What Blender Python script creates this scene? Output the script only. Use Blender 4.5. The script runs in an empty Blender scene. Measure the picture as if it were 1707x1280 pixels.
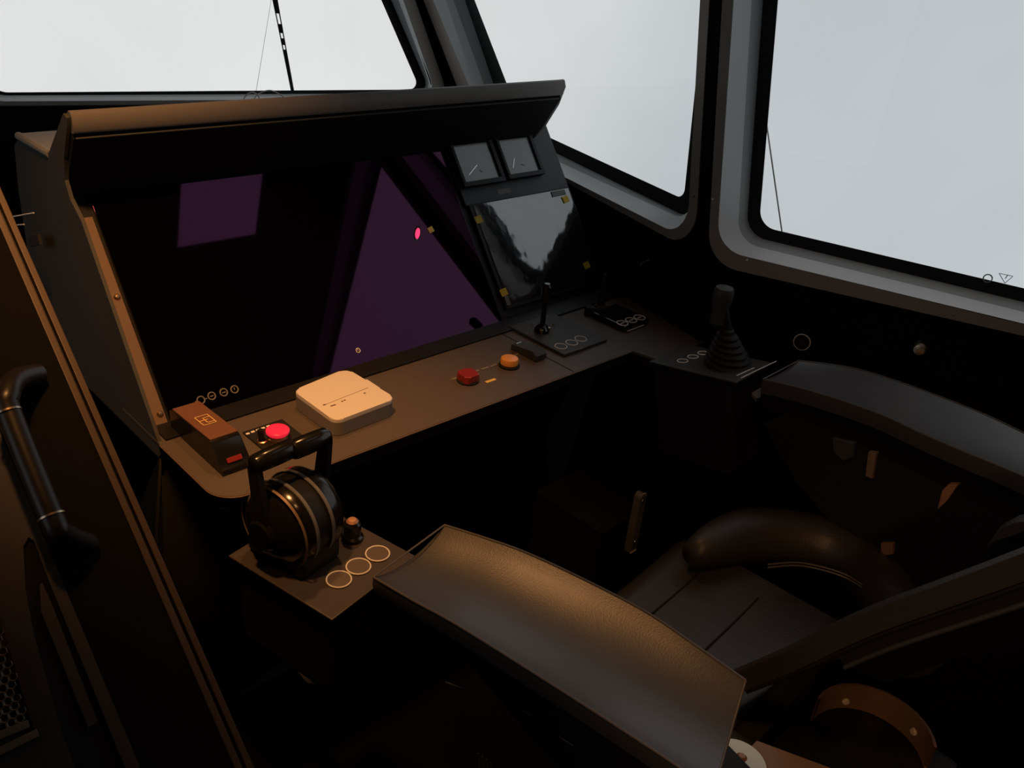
import bpy, bmesh, math, random
from mathutils import Vector, Matrix
random.seed(7)
sc = bpy.context.scene
COL = sc.collection
W, H = 1707.0, 1280.0
CX, CY = W / 2, H / 2
PI = math.pi
# ------------------------------------------------------------------ camera solved from two vanishing points
vx = Vector((2477 - CX, 35 - CY)); vy = Vector((-823 - CX, -316 - CY))
FOC = math.sqrt(-vx.dot(vy))
AX = Vector((vx.x, vx.y, FOC)).normalized()
AY = Vector((vy.x, vy.y, FOC)).normalized()
AZ = AX.cross(AY)
M = Matrix((AX, AY, AZ))                       # world = M @ (right, down, forward)
CAM = Vector((0, 0, 1.55))


def ray(px, py):
    return (M @ Vector((px - CX, py - CY, FOC))).normalized()


def onpl(px, py, p0, n):
    d = ray(px, py)
    return CAM + d * ((Vector(p0) - CAM).dot(n) / d.dot(n))


def onz(px, py, z):
    return onpl(px, py, Vector((0, 0, z)), Vector((0, 0, 1)))


def onx(px, py, x):
    return onpl(px, py, Vector((x, 0, 0)), Vector((1, 0, 0)))


def ony(px, py, y):
    return onpl(px, py, Vector((0, y, 0)), Vector((0, 1, 0)))


cam = bpy.data.cameras.new('camera'); camo = bpy.data.objects.new('camera', cam); COL.objects.link(camo)
cam.sensor_width = 36; cam.lens = FOC / W * 36; cam.clip_start = 0.02
R = Matrix((M.col[0], -M.col[1], -M.col[2])).transposed()
camo.matrix_world = Matrix.Translation(CAM) @ R.to_4x4()
sc.camera = camo


# ------------------------------------------------------------------ materials
def lin(c):
    return tuple(((v / 255) / 12.92 if v <= 10 else (((v / 255) + .055) / 1.055) ** 2.4) for v in c)


def mat(name, col, rough=.5, metal=0., spec=.5, bump=0., bscale=200., var=0., coat=0., tint=None, ior=None, emit=None, estr=0.):
    m = bpy.data.materials.new(name); m.use_nodes = True
    nt = m.node_tree; b = nt.nodes['Principled BSDF']
    b.inputs['Base Color'].default_value = (*col, 1)
    b.inputs['Roughness'].default_value = rough
    b.inputs['Metallic'].default_value = metal
    b.inputs['Specular IOR Level'].default_value = spec
    if coat: b.inputs['Coat Weight'].default_value = coat
    if tint: b.inputs['Specular Tint'].default_value = (*tint, 1)
    if ior: b.inputs['IOR'].default_value = ior
    if emit:
        b.inputs['Emission Color'].default_value = (*emit, 1); b.inputs['Emission Strength'].default_value = estr
    tc = nt.nodes.new('ShaderNodeTexCoord')
    if bump or var:
        n = nt.nodes.new('ShaderNodeTexNoise'); n.inputs['Scale'].default_value = bscale; n.inputs['Detail'].default_value = 3
        nt.links.new(tc.outputs['Object'], n.inputs['Vector'])
        if bump:
            bp = nt.nodes.new('ShaderNodeBump'); bp.inputs['Strength'].default_value = bump; bp.inputs['Distance'].default_value = .002
            nt.links.new(n.outputs['Fac'], bp.inputs['Height']); nt.links.new(bp.outputs['Normal'], b.inputs['Normal'])
        if var:
            n2 = nt.nodes.new('ShaderNodeTexNoise'); n2.inputs['Scale'].default_value = 9; n2.inputs['Detail'].default_value = 5
            nt.links.new(tc.outputs['Object'], n2.inputs['Vector'])
            mr = nt.nodes.new('ShaderNodeMapRange')
            mr.inputs['To Min'].default_value = max(.02, rough - var); mr.inputs['To Max'].default_value = min(1, rough + var)
            nt.links.new(n2.outputs['Fac'], mr.inputs['Value']); nt.links.new(mr.outputs['Result'], b.inputs['Roughness'])
    return m


MT = {}
MT['wall'] = mat('wall_black', (.005, .005, .005), .85, spec=.08, bump=.15, var=.1)
MT['ceil'] = mat('ceiling_black', (.012, .011, .010), .85, spec=.15, bump=.1)
MT['floor'] = mat('floor_black', (.003, .003, .003), .9, spec=.05, bump=.3, bscale=90)
MT['frame'] = mat('frame_dark_bronze', (.26, .235, .205), .5, spec=.4, var=.1)
MT['reveal'] = mat('reveal_grey', (.66, .66, .67), .55, spec=.3, var=.08, bump=.05)
MT['reveal2'] = mat('reveal_grey_edge', (.34, .345, .34), .55, spec=.3, var=.08)
MT['seal'] = mat('seal_rubber', (.012, .013, .013), .7, spec=.25, bump=.1)
MT['shell'] = mat('console_charcoal', (.062, .064, .058), .55, spec=.3, bump=.12, bscale=500, var=.08)
MT['shelf'] = mat('console_grey_top', (.23, .235, .22), .6, spec=.3, bump=.1, bscale=500, var=.08)
MT['desk'] = mat('desk_grey', (.090, .076, .068), .5, spec=.3, bump=.12, bscale=600, var=.08)
MT['black'] = mat('black_plastic', (.010, .010, .010), .5, spec=.25, bump=.08, bscale=400, var=.06)
MT['gloss'] = mat('black_gloss', (.008, .008, .008), .18, spec=.5, var=.05)
MT['fascia'] = mat('fascia_grey', (.040, .041, .041), .5, spec=.3, bump=.1, bscale=600)
MT['bronze'] = mat('anodised_trim', (.20, .135, .09), .45, metal=.2, spec=.4, var=.08)
MT['steel'] = mat('steel', (.55, .53, .5), .28, metal=1, var=.08)
MT['brass'] = mat('warm_metal', (.62, .47, .32), .32, metal=1, var=.08)
MT['leather'] = mat('leather_black', (.030, .029, .028), .42, spec=.45, bump=.25, bscale=260, var=.08)
MT['pad'] = mat('armrest_leather', (.046, .046, .047), .36, spec=.6, bump=.10, bscale=420, var=.05)
MT['piping'] = mat('leather_piping', (.09, .08, .07), .4, spec=.5)
MT['thread'] = mat('dark_seam', (.012, .011, .010), .7, spec=.2)
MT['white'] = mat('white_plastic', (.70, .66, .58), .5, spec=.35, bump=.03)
MT['whiteside'] = mat('grey_plastic_side', (.20, .19, .18), .55, spec=.3)  # darker copy of the white plastic, shade put into its colour
MT['print'] = mat('white_print', (.85, .83, .80), .6, spec=.2)
MT['printdim'] = mat('grey_print', (.20, .19, .17), .6, spec=.2)
MT['ink'] = mat('brown_ink', (.16, .10, .06), .6)
MT['red'] = mat('red_plastic', (.55, .02, .035), .35, spec=.5)
MT['redlit'] = mat('red_lens', (.8, .02, .05), .35, emit=(1, .025, .06), estr=.55)
MT['reddark'] = mat('dark_red_button', (.26, .022, .02), .3, spec=.5)
MT['orange'] = mat('amber_button', (.85, .36, .07), .3, spec=.5)
MT['yellow'] = mat('yellow_tape', (.62, .42, .03), .6, spec=.3, var=.1)
MT['yellowlbl'] = mat('yellow_label', (.85, .60, .12), .6)
MT['led'] = mat('red_led', (.8, .05, .1), .3, emit=(1, .03, .12), estr=1.6)  # emission stands in for a red reflection in the screen
MT['dial'] = mat('dial_grey', (.045, .047, .048), .35, spec=.5)
MT['needle'] = mat('needle_bright', (.95, .95, .93), .15, metal=1)
MT['brown'] = mat('cabinet_taupe', (.042, .034, .027), .55, spec=.3, bump=.08, bscale=500, var=.08)
MT['maroon'] = mat('maroon_trim', (.05, .022, .02), .5, spec=.3)
MT['hex'] = mat('mesh_wire', (.17, .12, .075), .5, metal=.4)
MT['grey'] = mat('grey_plastic', (.13, .13, .125), .5, spec=.3)
MT['rope'] = mat('pale_rope', (.8, .78, .72), .8)
MT['paleline'] = mat('pale_cable', (.9, .89, .85), .8)
MT['cover'] = mat('intercom_cover', (.16, .075, .045), .45, spec=.4)
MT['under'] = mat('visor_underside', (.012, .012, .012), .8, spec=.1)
MT['strip'] = mat('dull_bronze', (.06, .039, .026), .5, metal=.1, spec=.3, var=.08)
MT['hood'] = mat('visor_grey', (.165, .152, .135), .5, spec=.35, bump=.1, bscale=500, var=.06)
MT['pod'] = mat('pod_plate', (.042, .035, .033), .45, spec=.35, bump=.08, bscale=500)
MT['guard'] = mat('guard_bronze', (.30, .19, .11), .4, metal=.35, spec=.5, var=.06)
MT['gold'] = mat('gold_print', (.75, .50, .20), .5)
MT['rail'] = mat('rail_black', (.012, .010, .009), .38, spec=.45, var=.05)
MT['etch'] = mat('etched_mark', (.22, .22, .23), .8, spec=.1)
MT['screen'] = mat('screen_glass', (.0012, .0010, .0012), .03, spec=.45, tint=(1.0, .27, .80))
MT['gaugeglass'] = mat('gauge_glass', (.26, .265, .27), .10, ior=1.6, spec=.5)
MT['copper'] = mat('copper_tab', (.45, .24, .13), .45, metal=.5)


def film_mat():
    m = mat('protective_film', (.014, .0145, .016), .07, spec=.5, ior=2.55)
    nt = m.node_tree; b = nt.nodes['Principled BSDF']; tc = nt.nodes['Texture Coordinate']
    v = nt.nodes.new('ShaderNodeTexVoronoi'); v.inputs['Scale'].default_value = 55; v.feature = 'SMOOTH_F1'
    n = nt.nodes.new('ShaderNodeTexNoise'); n.inputs['Scale'].default_value = 26; n.inputs['Detail'].default_value = 6
    nt.links.new(tc.outputs['Object'], v.inputs['Vector']); nt.links.new(tc.outputs['Object'], n.inputs['Vector'])
    mx = nt.nodes.new('ShaderNodeMath'); mx.operation = 'MULTIPLY'
    nt.links.new(v.outputs['Distance'], mx.inputs[0]); nt.links.new(n.outputs['Fac'], mx.inputs[1])
    bp = nt.nodes.new('ShaderNodeBump'); bp.inputs['Strength'].default_value = .22; bp.inputs['Distance'].default_value = .0012
    nt.links.new(mx.outputs[0], bp.inputs['Height']); nt.links.new(bp.outputs['Normal'], b.inputs['Normal'])
    return m


MT['film'] = film_mat()


def glass_mat():
    m = bpy.data.materials.new('window_glass'); m.use_nodes = True; nt = m.node_tree
    nt.nodes.remove(nt.nodes['Principled BSDF'])
    out = nt.nodes['Material Output']
    t = nt.nodes.new('ShaderNodeBsdfTransparent'); t.inputs['Color'].default_value = (.97, .98, .98, 1)
    g = nt.nodes.new('ShaderNodeBsdfGlossy'); g.inputs['Roughness'].default_value = .01
    f = nt.nodes.new('ShaderNodeMixShader'); f.inputs[0].default_value = .012
    nt.links.new(t.outputs[0], f.inputs[1]); nt.links.new(g.outputs[0], f.inputs[2]); nt.links.new(f.outputs[0], out.inputs[0])
    return m


MT['glass'] = glass_mat()


# ------------------------------------------------------------------ object helpers
def tag(o, label=None, cat=None, group=None, kind=None):
    if label: o['label'] = label
    if cat: o['category'] = cat
    if group: o['group'] = group
    if kind: o['kind'] = kind
    return o


def thing(name, loc, label, cat, group=None, kind=None):
    o = bpy.data.objects.new(name, None); COL.objects.link(o)
    o.empty_display_size = .02; o.location = loc
    return tag(o, label, cat, group, kind)


ORIGIN = {}


def worldloc(o):
    p = Vector(o.location) if o.name not in ORIGIN else ORIGIN[o.name]
    return p


def obj(name, bm, m, parent=None, sharp=28, label=None):
    me = bpy.data.meshes.new(name)
    bmesh.ops.recalc_face_normals(bm, faces=bm.faces)
    bm.to_mesh(me); bm.free()
    me.materials.append(MT[m] if isinstance(m, str) else m)
    for p in me.polygons: p.use_smooth = True
    me.set_sharp_from_angle(angle=math.radians(sharp))
    for p in me.polygons:                      # big flat faces stay truly flat
        if p.material_index == 1: p.use_smooth = False; p.material_index = 0
    o = bpy.data.objects.new(name, me); COL.objects.link(o)
    if parent is not None:
        base = ORIGIN.get(parent.name, Vector(parent.location))
        o.parent = parent
        o.matrix_parent_inverse = Matrix.Translation(-base) if parent.type == 'EMPTY' else Matrix.Identity(4)
        ORIGIN[o.name] = Vector((0, 0, 0))
    if label: o['label'] = label
    return o


def frame(o, x, y, z=None):
    """4x4 from origin and axes"""
    x = Vector(x).normalized(); y = Vector(y); y = (y - x * y.dot(x)).normalized()
    z = x.cross(y)
    m = Matrix((x, y, z)).transposed().to_4x4(); m.translation = Vector(o)
    return m


I4 = Matrix.Identity(4)


def bx(bm, lo, hi, fm=I4, bev=.002, seg=2):
    r = bmesh.ops.create_cube(bm, size=1)
    vs = r['verts']
    lo = Vector(lo); hi = Vector(hi)
    for v in vs:
        v.co = Vector((lo[i] + (v.co[i] + .5) * (hi[i] - lo[i]) for i in range(3)))
    if bev:
        es = list({e for v in vs for e in v.link_edges})
        b = bmesh.ops.bevel(bm, geom=es, offset=min(bev, .45 * min(hi[i] - lo[i] for i in range(3))), segments=seg, affect='EDGES', profile=.6, material=0)
        vs = list({v for f in b['faces'] for v in f.verts} | {v for v in vs if v.is_valid})
    for f in {f for v in vs for f in v.link_faces}:
        f.normal_update()
        if max(abs(c) for c in f.normal) > .9995: f.material_index = 1
    for v in vs: v.co = fm @ v.co
    return vs


def prism(bm, poly, z0, z1, fm=I4, bev=0, seg=2):
    """poly: 2D points; extruded z0..z1 in frame fm"""
    n = len(poly)
    a = [bm.verts.new((p[0], p[1], z0)) for p in poly]; b = [bm.verts.new((p[0], p[1], z1)) for p in poly]
    bot = bm.faces.new(list(reversed(a))); top = bm.faces.new(b)
    for i in range(n): bm.faces.new((a[i], a[(i + 1) % n], b[(i + 1) % n], b[i]))
    vs = a + b
    if bev:
        es = list(top.edges)
        r = bmesh.ops.bevel(bm, geom=es, offset=bev, segments=seg, affect='EDGES', profile=.6, material=0)
        vs = list({v for f in r['faces'] for v in f.verts} | {v for v in vs if v.is_valid})
    for f in {f for v in vs for f in v.link_faces}:
        f.normal_update()
        if abs(f.normal.z) > .9995: f.material_index = 1
    for v in vs: v.co = fm @ v.co


def tube(bm, path, r, n=14, cap=True):
    path = [Vector(p) for p in path]
    rs = r if isinstance(r, (list, tuple)) else [r] * len(path)
    up = None; rings = []
    for i, p in enumerate(path):
        t = (path[min(i + 1, len(path) - 1)] - path[max(i - 1, 0)]).normalized()
        if up is None:
            up = t.orthogonal().normalized()
        up = (up - t * up.dot(t)).normalized()
        s = t.cross(up)
        rings.append([bm.verts.new(p + (up * math.cos(2 * PI * k / n) + s * math.sin(2 * PI * k / n)) * rs[i]) for k in range(n)])
    for a, b in zip(rings, rings[1:]):
        for k in range(n): bm.faces.new((a[k], a[(k + 1) % n], b[(k + 1) % n], b[k]))
    if cap:
        bm.faces.new(list(reversed(rings[0]))); bm.faces.new(rings[-1])


def smooth_path(pts, n=6):
    pts = [Vector(p) for p in pts]; out = []
    for i in range(len(pts) - 1):
        p0 = pts[max(i - 1, 0)]; p1 = pts[i]; p2 = pts[i + 1]; p3 = pts[min(i + 2, len(pts) - 1)]
        for k in range(n):
            t = k / n
            out.append(.5 * ((2 * p1) + (p2 - p0) * t + (2 * p0 - 5 * p1 + 4 * p2 - p3) * t * t + (3 * p1 - p0 - 3 * p2 + p3) * t ** 3))
    out.append(pts[-1]); return out


def lathe(bm, prof, fm=I4, n=32, a0=0, a1=2 * PI, close=True):
    """prof: (r, z) list about frame z"""
    full = abs(a1 - a0 - 2 * PI) < 1e-6
    m = n if full else n + 1
    rings = []
    for r, z in prof:
        if r < 1e-6:
            rings.append([bm.verts.new(fm @ Vector((0, 0, z)))])
        else:
            rings.append([bm.verts.new(fm @ Vector((r * math.cos(a0 + (a1 - a0) * k / n), r * math.sin(a0 + (a1 - a0) * k / n), z))) for k in range(m)])
    for a, b in zip(rings, rings[1:]):
        for k in range(n if full else n):
            k2 = (k + 1) % m
            if len(a) == 1 and len(b) == 1: continue
            if len(a) == 1: bm.faces.new((a[0], b[k], b[k2]))
            elif len(b) == 1: bm.faces.new((a[k], b[0], a[k2]))
            else: bm.faces.new((a[k], a[k2], b[k2], b[k]))
    return rings


def loft(bm, secs, cap=True):
    rings = [[bm.verts.new(p) for p in s] for s in secs]
    n = len(rings[0])
    for a, b in zip(rings, rings[1:]):
        for k in range(n): bm.faces.new((a[k], a[(k + 1) % n], b[(k + 1) % n], b[k]))
    if cap:
        bm.faces.new(list(reversed(rings[0]))); bm.faces.new(rings[-1])


def torus(bm, R_, r, fm=I4, n=40, k=8, a0=0, a1=2 * PI):
    pts = [fm @ Vector((R_ * math.cos(a0 + (a1 - a0) * i / n), R_ * math.sin(a0 + (a1 - a0) * i / n), 0)) for i in range(n + 1)]
    tube(bm, pts, r, k, cap=abs(a1 - a0) < 6.28)


def roundpoly(pts, rad, seg=8):
    """2D polygon with rounded corners; rad number or list"""
    n = len(pts); out = []
    rads = rad if isinstance(rad, (list, tuple)) else [rad] * n
    for i in range(n):
        p = Vector(pts[i]); a = (Vector(pts[i - 1]) - p); b = (Vector(pts[(i + 1) % n]) - p)
        la, lb = a.length, b.length; a.normalize(); b.normalize()
        ang = math.acos(max(-1, min(1, a.dot(b))))
        r = rads[i]
        if r <= 0:
            out += [p.copy() for _ in range(seg + 1)]
            continue
        d = r / math.tan(ang / 2)
        d = min(d, .49 * la, .49 * lb); r = d * math.tan(ang / 2)
        bis = (a + b).normalized(); c = p + bis * (r / math.sin(ang / 2))
        s = p + a * d - c; e = p + b * d - c
        a0 = math.atan2(s.y, s.x); a1 = math.atan2(e.y, e.x); da = a1 - a0
        while da > PI: da -= 2 * PI
        while da < -PI: da += 2 * PI
        for k in range(seg + 1):
            t = a0 + da * k / seg
            out.append(c + Vector((math.cos(t), math.sin(t))) * r)
    return out


def line2(p, q, r, s):
    """intersection of line p-q and r-s (2D)"""
    d1 = q - p; d2 = s - r; den = d1.x * d2.y - d1.y * d2.x
    t = ((r.x - p.x) * d2.y - (r.y - p.y) * d2.x) / den
    return p + d1 * t


# ------------------------------------------------------------------ the room
CEIL = 2.42


class Plane:
    def __init__(s, o, e1, e2):
        s.o = Vector(o); s.e1 = Vector(e1).normalized(); e2 = Vector(e2); s.e2 = (e2 - s.e1 * e2.dot(s.e1)).normalized(); s.n = s.e1.cross(s.e2)

    def px(s, x, y, d=0):
        p = onpl(x, y, s.o + s.n * d, s.n) - s.o
        return Vector((p.dot(s.e1), p.dot(s.e2)))

    def w(s, uv, d=0):
        return s.o + s.e1 * uv[0] + s.e2 * uv[1] + s.n * d


def wall_with_hole(name, pl, outer, hole, label, th=.012, sign=1):
    bm = bmesh.new(); es = []
    for loop in ([outer, hole] if hole else [outer]):
        vs = [bm.verts.new(pl.w(p)) for p in loop]
        es += [bm.edges.new((vs[i], vs[(i + 1) % len(vs)])) for i in range(len(vs))]
    r = bmesh.ops.triangle_fill(bm, use_beauty=True, use_dissolve=False, edges=es)
    r = bmesh.ops.extrude_face_region(bm, geom=list(bm.faces), use_keep_orig=True)
    for v in [g for g in r['geom'] if isinstance(g, bmesh.types.BMVert)]: v.co += pl.n * th * sign
    o = obj(name, bm, 'wall'); tag(o, label, 'wall', kind='structure'); return o


def window(name, pl, rings, label, sign=1):
    """rings: list of (poly, depth) from flange outer to glass; materials between"""
    root = thing(name, pl.w(rings[-1][0][0]), label, 'window', kind='structure')
    spec = [('frame', 'frame'), ('sill_reveal', 'reveal'), ('reveal_edge', 'reveal2'), ('seal', 'seal')]
    for i, (nm, m) in enumerate(spec):
        (pa, da), (pb, db) = rings[i], rings[i + 1]
        bm = bmesh.new()
        a = [bm.verts.new(pl.w(p, da * sign)) for p in pa]; b = [bm.verts.new(pl.w(p, db * sign)) for p in pb]
        n = len(a)
        if nm == 'frame':                       # give the flange a real thickness against the wall
            c = [bm.verts.new(pl.w(p, .004 * sign)) for p in pa]
            for k in range(n): bm.faces.new((c[k], c[(k + 1) % n], a[(k + 1) % n], a[k]))
        for k in range(n): bm.faces.new((a[k], a[(k + 1) % n], b[(k + 1) % n], b[k]))
        bmesh.ops.remove_doubles(bm, verts=bm.verts, dist=1e-5)
        obj(nm, bm, m, root, sharp=30)
    p, d = rings[-1]
    bm = bmesh.new()
    poly = [Vector(q) for q in p]
    c = sum(poly, Vector((0, 0))) / len(poly)
    poly = [c + (q - c) * 1.012 for q in poly]
    prism(bm, poly, d * sign, (d + .008) * sign, frame(pl.o, pl.e1, pl.e2))
    bmesh.ops.remove_doubles(bm, verts=bm.verts, dist=1e-5)
    obj('pane', bm, 'glass', root)
    return root


J23 = Vector((1.555, .947, 0))
d3 = Vector((.262, -1, 0)).normalized()       # aft wall, running backwards
d2 = Vector((.207, .978, 0)).normalized()       # forward side wall, running forwards
Z = Vector((0, 0, 1))
JD = Vector((.035, .166, 1.0))                 # the pillar between the side windows leans forward a little
J0 = Vector((J23.x - JD.x, J23.y - JD.y, 0))
P3 = Plane(J0, d3, JD)
P2 = Plane(J0, d2, Z)
S3 = 1 if P3.n.x > 0 else -1
S2 = 1 if P2.n.x > 0 else -1
ZT = 1.84


def ringsets(pl, sign, spec):
    """spec: list of dict(depth, left=(px,px), bottom=(px,px), right=..., top=z or px pair, smin, smax, rad)"""
    out = []
    for s in spec:
        d = s['d'] * sign
        def ln(key, default):
            if key + '_s' in s:
                (a, b) = s[key + '_s']
                return Vector(a), Vector(b)
            if key in s:
                (a, b) = s[key]
                return pl.px(*a, d), pl.px(*b, d)
            return default
        L = ln('left', (Vector((s.get('smin', 0), 0)), Vector((s.get('smin', 0), 1))))
        Rr = ln('right', (Vector((s.get('smax', 0), 0)), Vector((s.get('smax', 0), 1))))
        B = ln('bottom', None)
        T = (Vector((0, s['top'])), Vector((1, s['top'] + s.get('tslope', 0))))
        poly = [line2(*L, *B), line2(*Rr, *B), line2(*Rr, *T), line2(*L, *T)]
        if 'jit' in s: pass
        out.append((roundpoly(poly, s['rad'], 10), s['d']))
    return out


# aft side window (right of the photo)
r3 = ringsets(P3, S3, [
    dict(d=-.003, left=((1204, 0), (1184, 351)), bottom=((1560, 526.5), (1707, 560)), smax=1.56, top=1.90, tslope=.36, rad=.075),
    dict(d=-.003, left=((1223, 0), (1199, 351)), bottom=((1560, 505), (1707, 541)), smax=1.54, top=1.88, tslope=.36, rad=.065),
    dict(d=.04, left=((1253, 0), (1232, 351)), bottom=((1560, 484), (1707, 520)), smax=1.52, top=1.87, tslope=.36, rad=.055),
    dict(d=.068, left=((1272, 0), (1247.6, 340)), bottom=((1560, 468), (1707, 503.5)), smax=1.51, top=1.86, tslope=.36, rad=.05),
    dict(d=.070, left=((1297, 0), (1268.5, 340)), bottom=((1560, 446), (1707, 480.5)), smax=1.495, top=1.84, tslope=.36, rad=.04)])
# forward side window (middle of the photo); e1 runs forward so 'left' = right edge in the image
r2 = ringsets(P2, S2, [
    dict(d=-.003, left=((1182.5, 0), (1163, 330)), bottom=((940, 302), (1105, 392)), right=((706, 0), (762, 144)), top=1.90, rad=.07),
    dict(d=-.003, left=((1167, 0), (1148, 345)), bottom=((931, 290), (1095, 373)), right=((722, 0), (782, 144)), top=1.88, rad=.06),
    dict(d=.04, left_s=((.335, 1.44), (.265, 1.04)), bottom=((921, 265), (1140, 366)), right=((756, 0), (808, 144)), top=1.87, rad=.05),
    dict(d=.062, left_s=((.347, 1.44), (.278, 1.04)), bottom=((915.5, 249.6), (1144, 361)), right=((775, 0), (824, 144)), top=1.86, rad=.045),
    dict(d=.064, left_s=((.370, 1.44), (.322, 1.04)), bottom=((907, 225), (1147.5, 335.7)), right=((791, 0), (845, 140)), top=1.84, rad=.02)])

# front wall / raked windscreen
e1 = Vector((1.0, -.191, 0)).normalized()
O1 = CAM + (Vector((.62, 2.231, 1.10)) - CAM) * 1.018
rk = Vector((.02, .71, .70)).normalized()
P1 = Plane(O1, e1, rk)
S1 = 1 if P1.n.y > 0 else -1
topv = (CEIL - O1.z) / P1.e2.z
r1 = ringsets(P1, S1, [
    dict(d=-.003, smin=-.075, right=((692, 0), (728, 104)), bottom=((0, 176), (500, 172.5)), top=1.03, rad=.075),
    dict(d=-.003, smin=-.055, right=((672, 0), (708.5, 104)), bottom=((0, 169), (500, 166)), top=1.01, rad=.065),
    dict(d=.02, smin=-.045, right=((664, 0), (704, 106)), bottom=((0, 163), (500, 160.5)), top=1.0, rad=.06),
    dict(d=.045, smin=-.03, right=((652, 0), (699, 110)), bottom=((0, 159), (500, 156.5)), top=1.0-.015, rad=.05),
    dict(d=.047, smin=-.012, right=((635.5, 0), (691, 128)), bottom=((0, 154), (500, 150.5)), top=1.0-.03, rad=.035)])

wall_with_hole('wall_starboard_aft', P3, [Vector(p) for p in ((0, 0), (2.75, 0), (2.75, CEIL), (-.157 * CEIL, CEIL))], r3[1][0], 'black side wall below and around the big right hand window', sign=S3).name = 'wall_right'
Lw2 = 1.20
wall_with_hole('wall_right_front', P2, [Vector(p) for p in ((0, 0), (Lw2, 0), (Lw2, .98), (Lw2 + 1.45, CEIL), (.17 * CEIL, CEIL))], r2[1][0], 'black side wall around the middle window beyond the console', sign=S2)
def u_on_side(v):                              # where the raked front wall meets the side wall
    a, b = P1.w((0, v)) - J0, P1.e1
    return -a.dot(P2.n) / b.dot(P2.n)


wall_with_hole('wall_front', P1, [Vector(p) for p in ((-2.6, -.12), (u_on_side(-.12), -.12), (u_on_side(topv), topv), (-2.6, topv))], r1[1][0], 'black raked front wall around the windscreen', th=.006, sign=S1)
window('window_1', P1, r1, 'windscreen behind the console with a black rubber seal and thin wiper outside', S1)
window('window_2', P2, r2, 'middle side window right of the instrument hood with slanted front edge', S2)
window('window_3', P3, r3, 'large right hand side window with rounded grey reveal and warning marks on the glass', S3)


for wn, pl_, sg, spots in (('window_2', P2, S2, ((1157, 327), (1093, 385))), ('window_3', P3, S3, ((1188, 332), (1245, 434), (1590, 525)))):
    for px_, py_ in spots:
        c = pl_.w(pl_.px(px_, py_, -.003 * sg), -.003 * sg)
        bm = bmesh.new(); lathe(bm, [(0, .0022), (.0018, .002), (.003, 0)], frame(c, pl_.e1, pl_.e2) @ Matrix.Scale(-sg, 4, (0, 0, 1)), 12); obj('screw', bm, 'steel', bpy.data.objects[wn])


def slab(name, pts, n, th, m, label, cat):
    bm = bmesh.new()
    a = [bm.verts.new(p) for p in pts]; b = [bm.verts.new(Vector(p) + Vector(n) * th) for p in pts]
    bm.faces.new(a); bm.faces.new(list(reversed(b)))
    for i in range(len(a)): bm.faces.new((a[i], b[i], b[(i + 1) % len(a)], a[(i + 1) % len(a)]))
    o = obj(name, bm, m); return tag(o, label, cat, kind='structure')


plow = [P1.w((-2.6, -.12)), P1.w((u_on_side(-.12), -.12))]
slab('wall_front_lower', [plow[0], plow[1], Vector((plow[1].x, plow[1].y, 0)), Vector((plow[0].x, plow[0].y, 0))], -S1 * P1.n * 0 + Vector((.19, .98, 0)), .05, 'wall', 'black wall below the windscreen behind the console', 'wall')
XL, YB = -1.5, -1.66
PB = P3.w((2.70, 0))
slab('wall_back', [Vector((XL, YB, 0)), Vector((PB.x, YB, 0)), Vector((PB.x, YB, CEIL)), Vector((XL, YB, CEIL))], (0, -1, 0), .05, 'wall', 'black rear wall of the control cabin', 'wall')
PL = Plane((XL, YB, 0), (0, 1, 0), (0, 0, 1))
SL = 1 if PL.n.x < 0 else -1
rl = [(roundpoly([Vector((a, b)), Vector((c, b)), Vector((c, d)), Vector((a, d))], .07, 6), dd) for a, b, c, d, dd in
      ((1.93, .98, 4.62, 2.17, -.003), (1.95, 1.0, 4.6, 2.15, -.003), (1.96, 1.01, 4.59, 2.14, .05), (1.97, 1.02, 4.58, 2.13, .09), (1.99, 1.04, 4.56, 2.11, .092))]
wall_with_hole('wall_left', PL, [Vector(p) for p in ((0, 0), (5.56, 0), (5.56, CEIL), (0, CEIL))], rl[1][0], 'black left wall of the control cabin with a long side window', sign=SL)
window('window_5', PL, rl, 'long left side window of the cabin opposite the right windows', SL)
slab('floor', [Vector((XL, YB, 0)), Vector((2.5, YB, 0)), Vector((2.5, 2.7, 0)), Vector((XL, 2.7, 0))], (0, 0, -1), .05, 'floor', 'black cabin floor', 'floor')
SKY = (1.355, 1.70, .265, .62)
bm = bmesh.new(); es = []
cpts = [P3.w((2.74, CEIL)), P3.w((-.157 * CEIL, CEIL)), P2.w((Lw2 + 1.40, CEIL)), P1.w((u_on_side(topv), topv)), P1.w((-2.1, topv))]
for loop in ([(XL, YB)] + [(p.x + .015, p.y) for p in cpts[:3]] + [(p.x, p.y + .02) for p in cpts[3:]] + [(XL, cpts[4].y + .02)], [(SKY[0], SKY[2]), (SKY[1], SKY[2]), (SKY[1], SKY[3]), (SKY[0], SKY[3])]):
    vs = [bm.verts.new((x, y, CEIL)) for x, y in loop]
    es += [bm.edges.new((vs[i], vs[(i + 1) % len(vs)])) for i in range(len(vs))]
bmesh.ops.triangle_fill(bm, use_beauty=True, edges=es)
r = bmesh.ops.extrude_face_region(bm, geom=list(bm.faces), use_keep_orig=True)
for v in [g for g in r['geom'] if isinstance(g, bmesh.types.BMVert)]: v.co.z += .04
tag(obj('ceiling', bm, 'ceil'), 'black cabin ceiling with a roof hatch', 'ceiling', kind='structure')
sk = thing('window_4', (SKY[0], SKY[2], CEIL), 'square roof hatch window mirrored purple in the black monitor', 'window', kind='structure')
bm = bmesh.new(); bx(bm, (SKY[0] - .01, SKY[2] - .01, CEIL + .04), (SKY[1] + .01, SKY[3] + .01, CEIL + .048), bev=0); obj('pane', bm, 'glass', sk)

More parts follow.
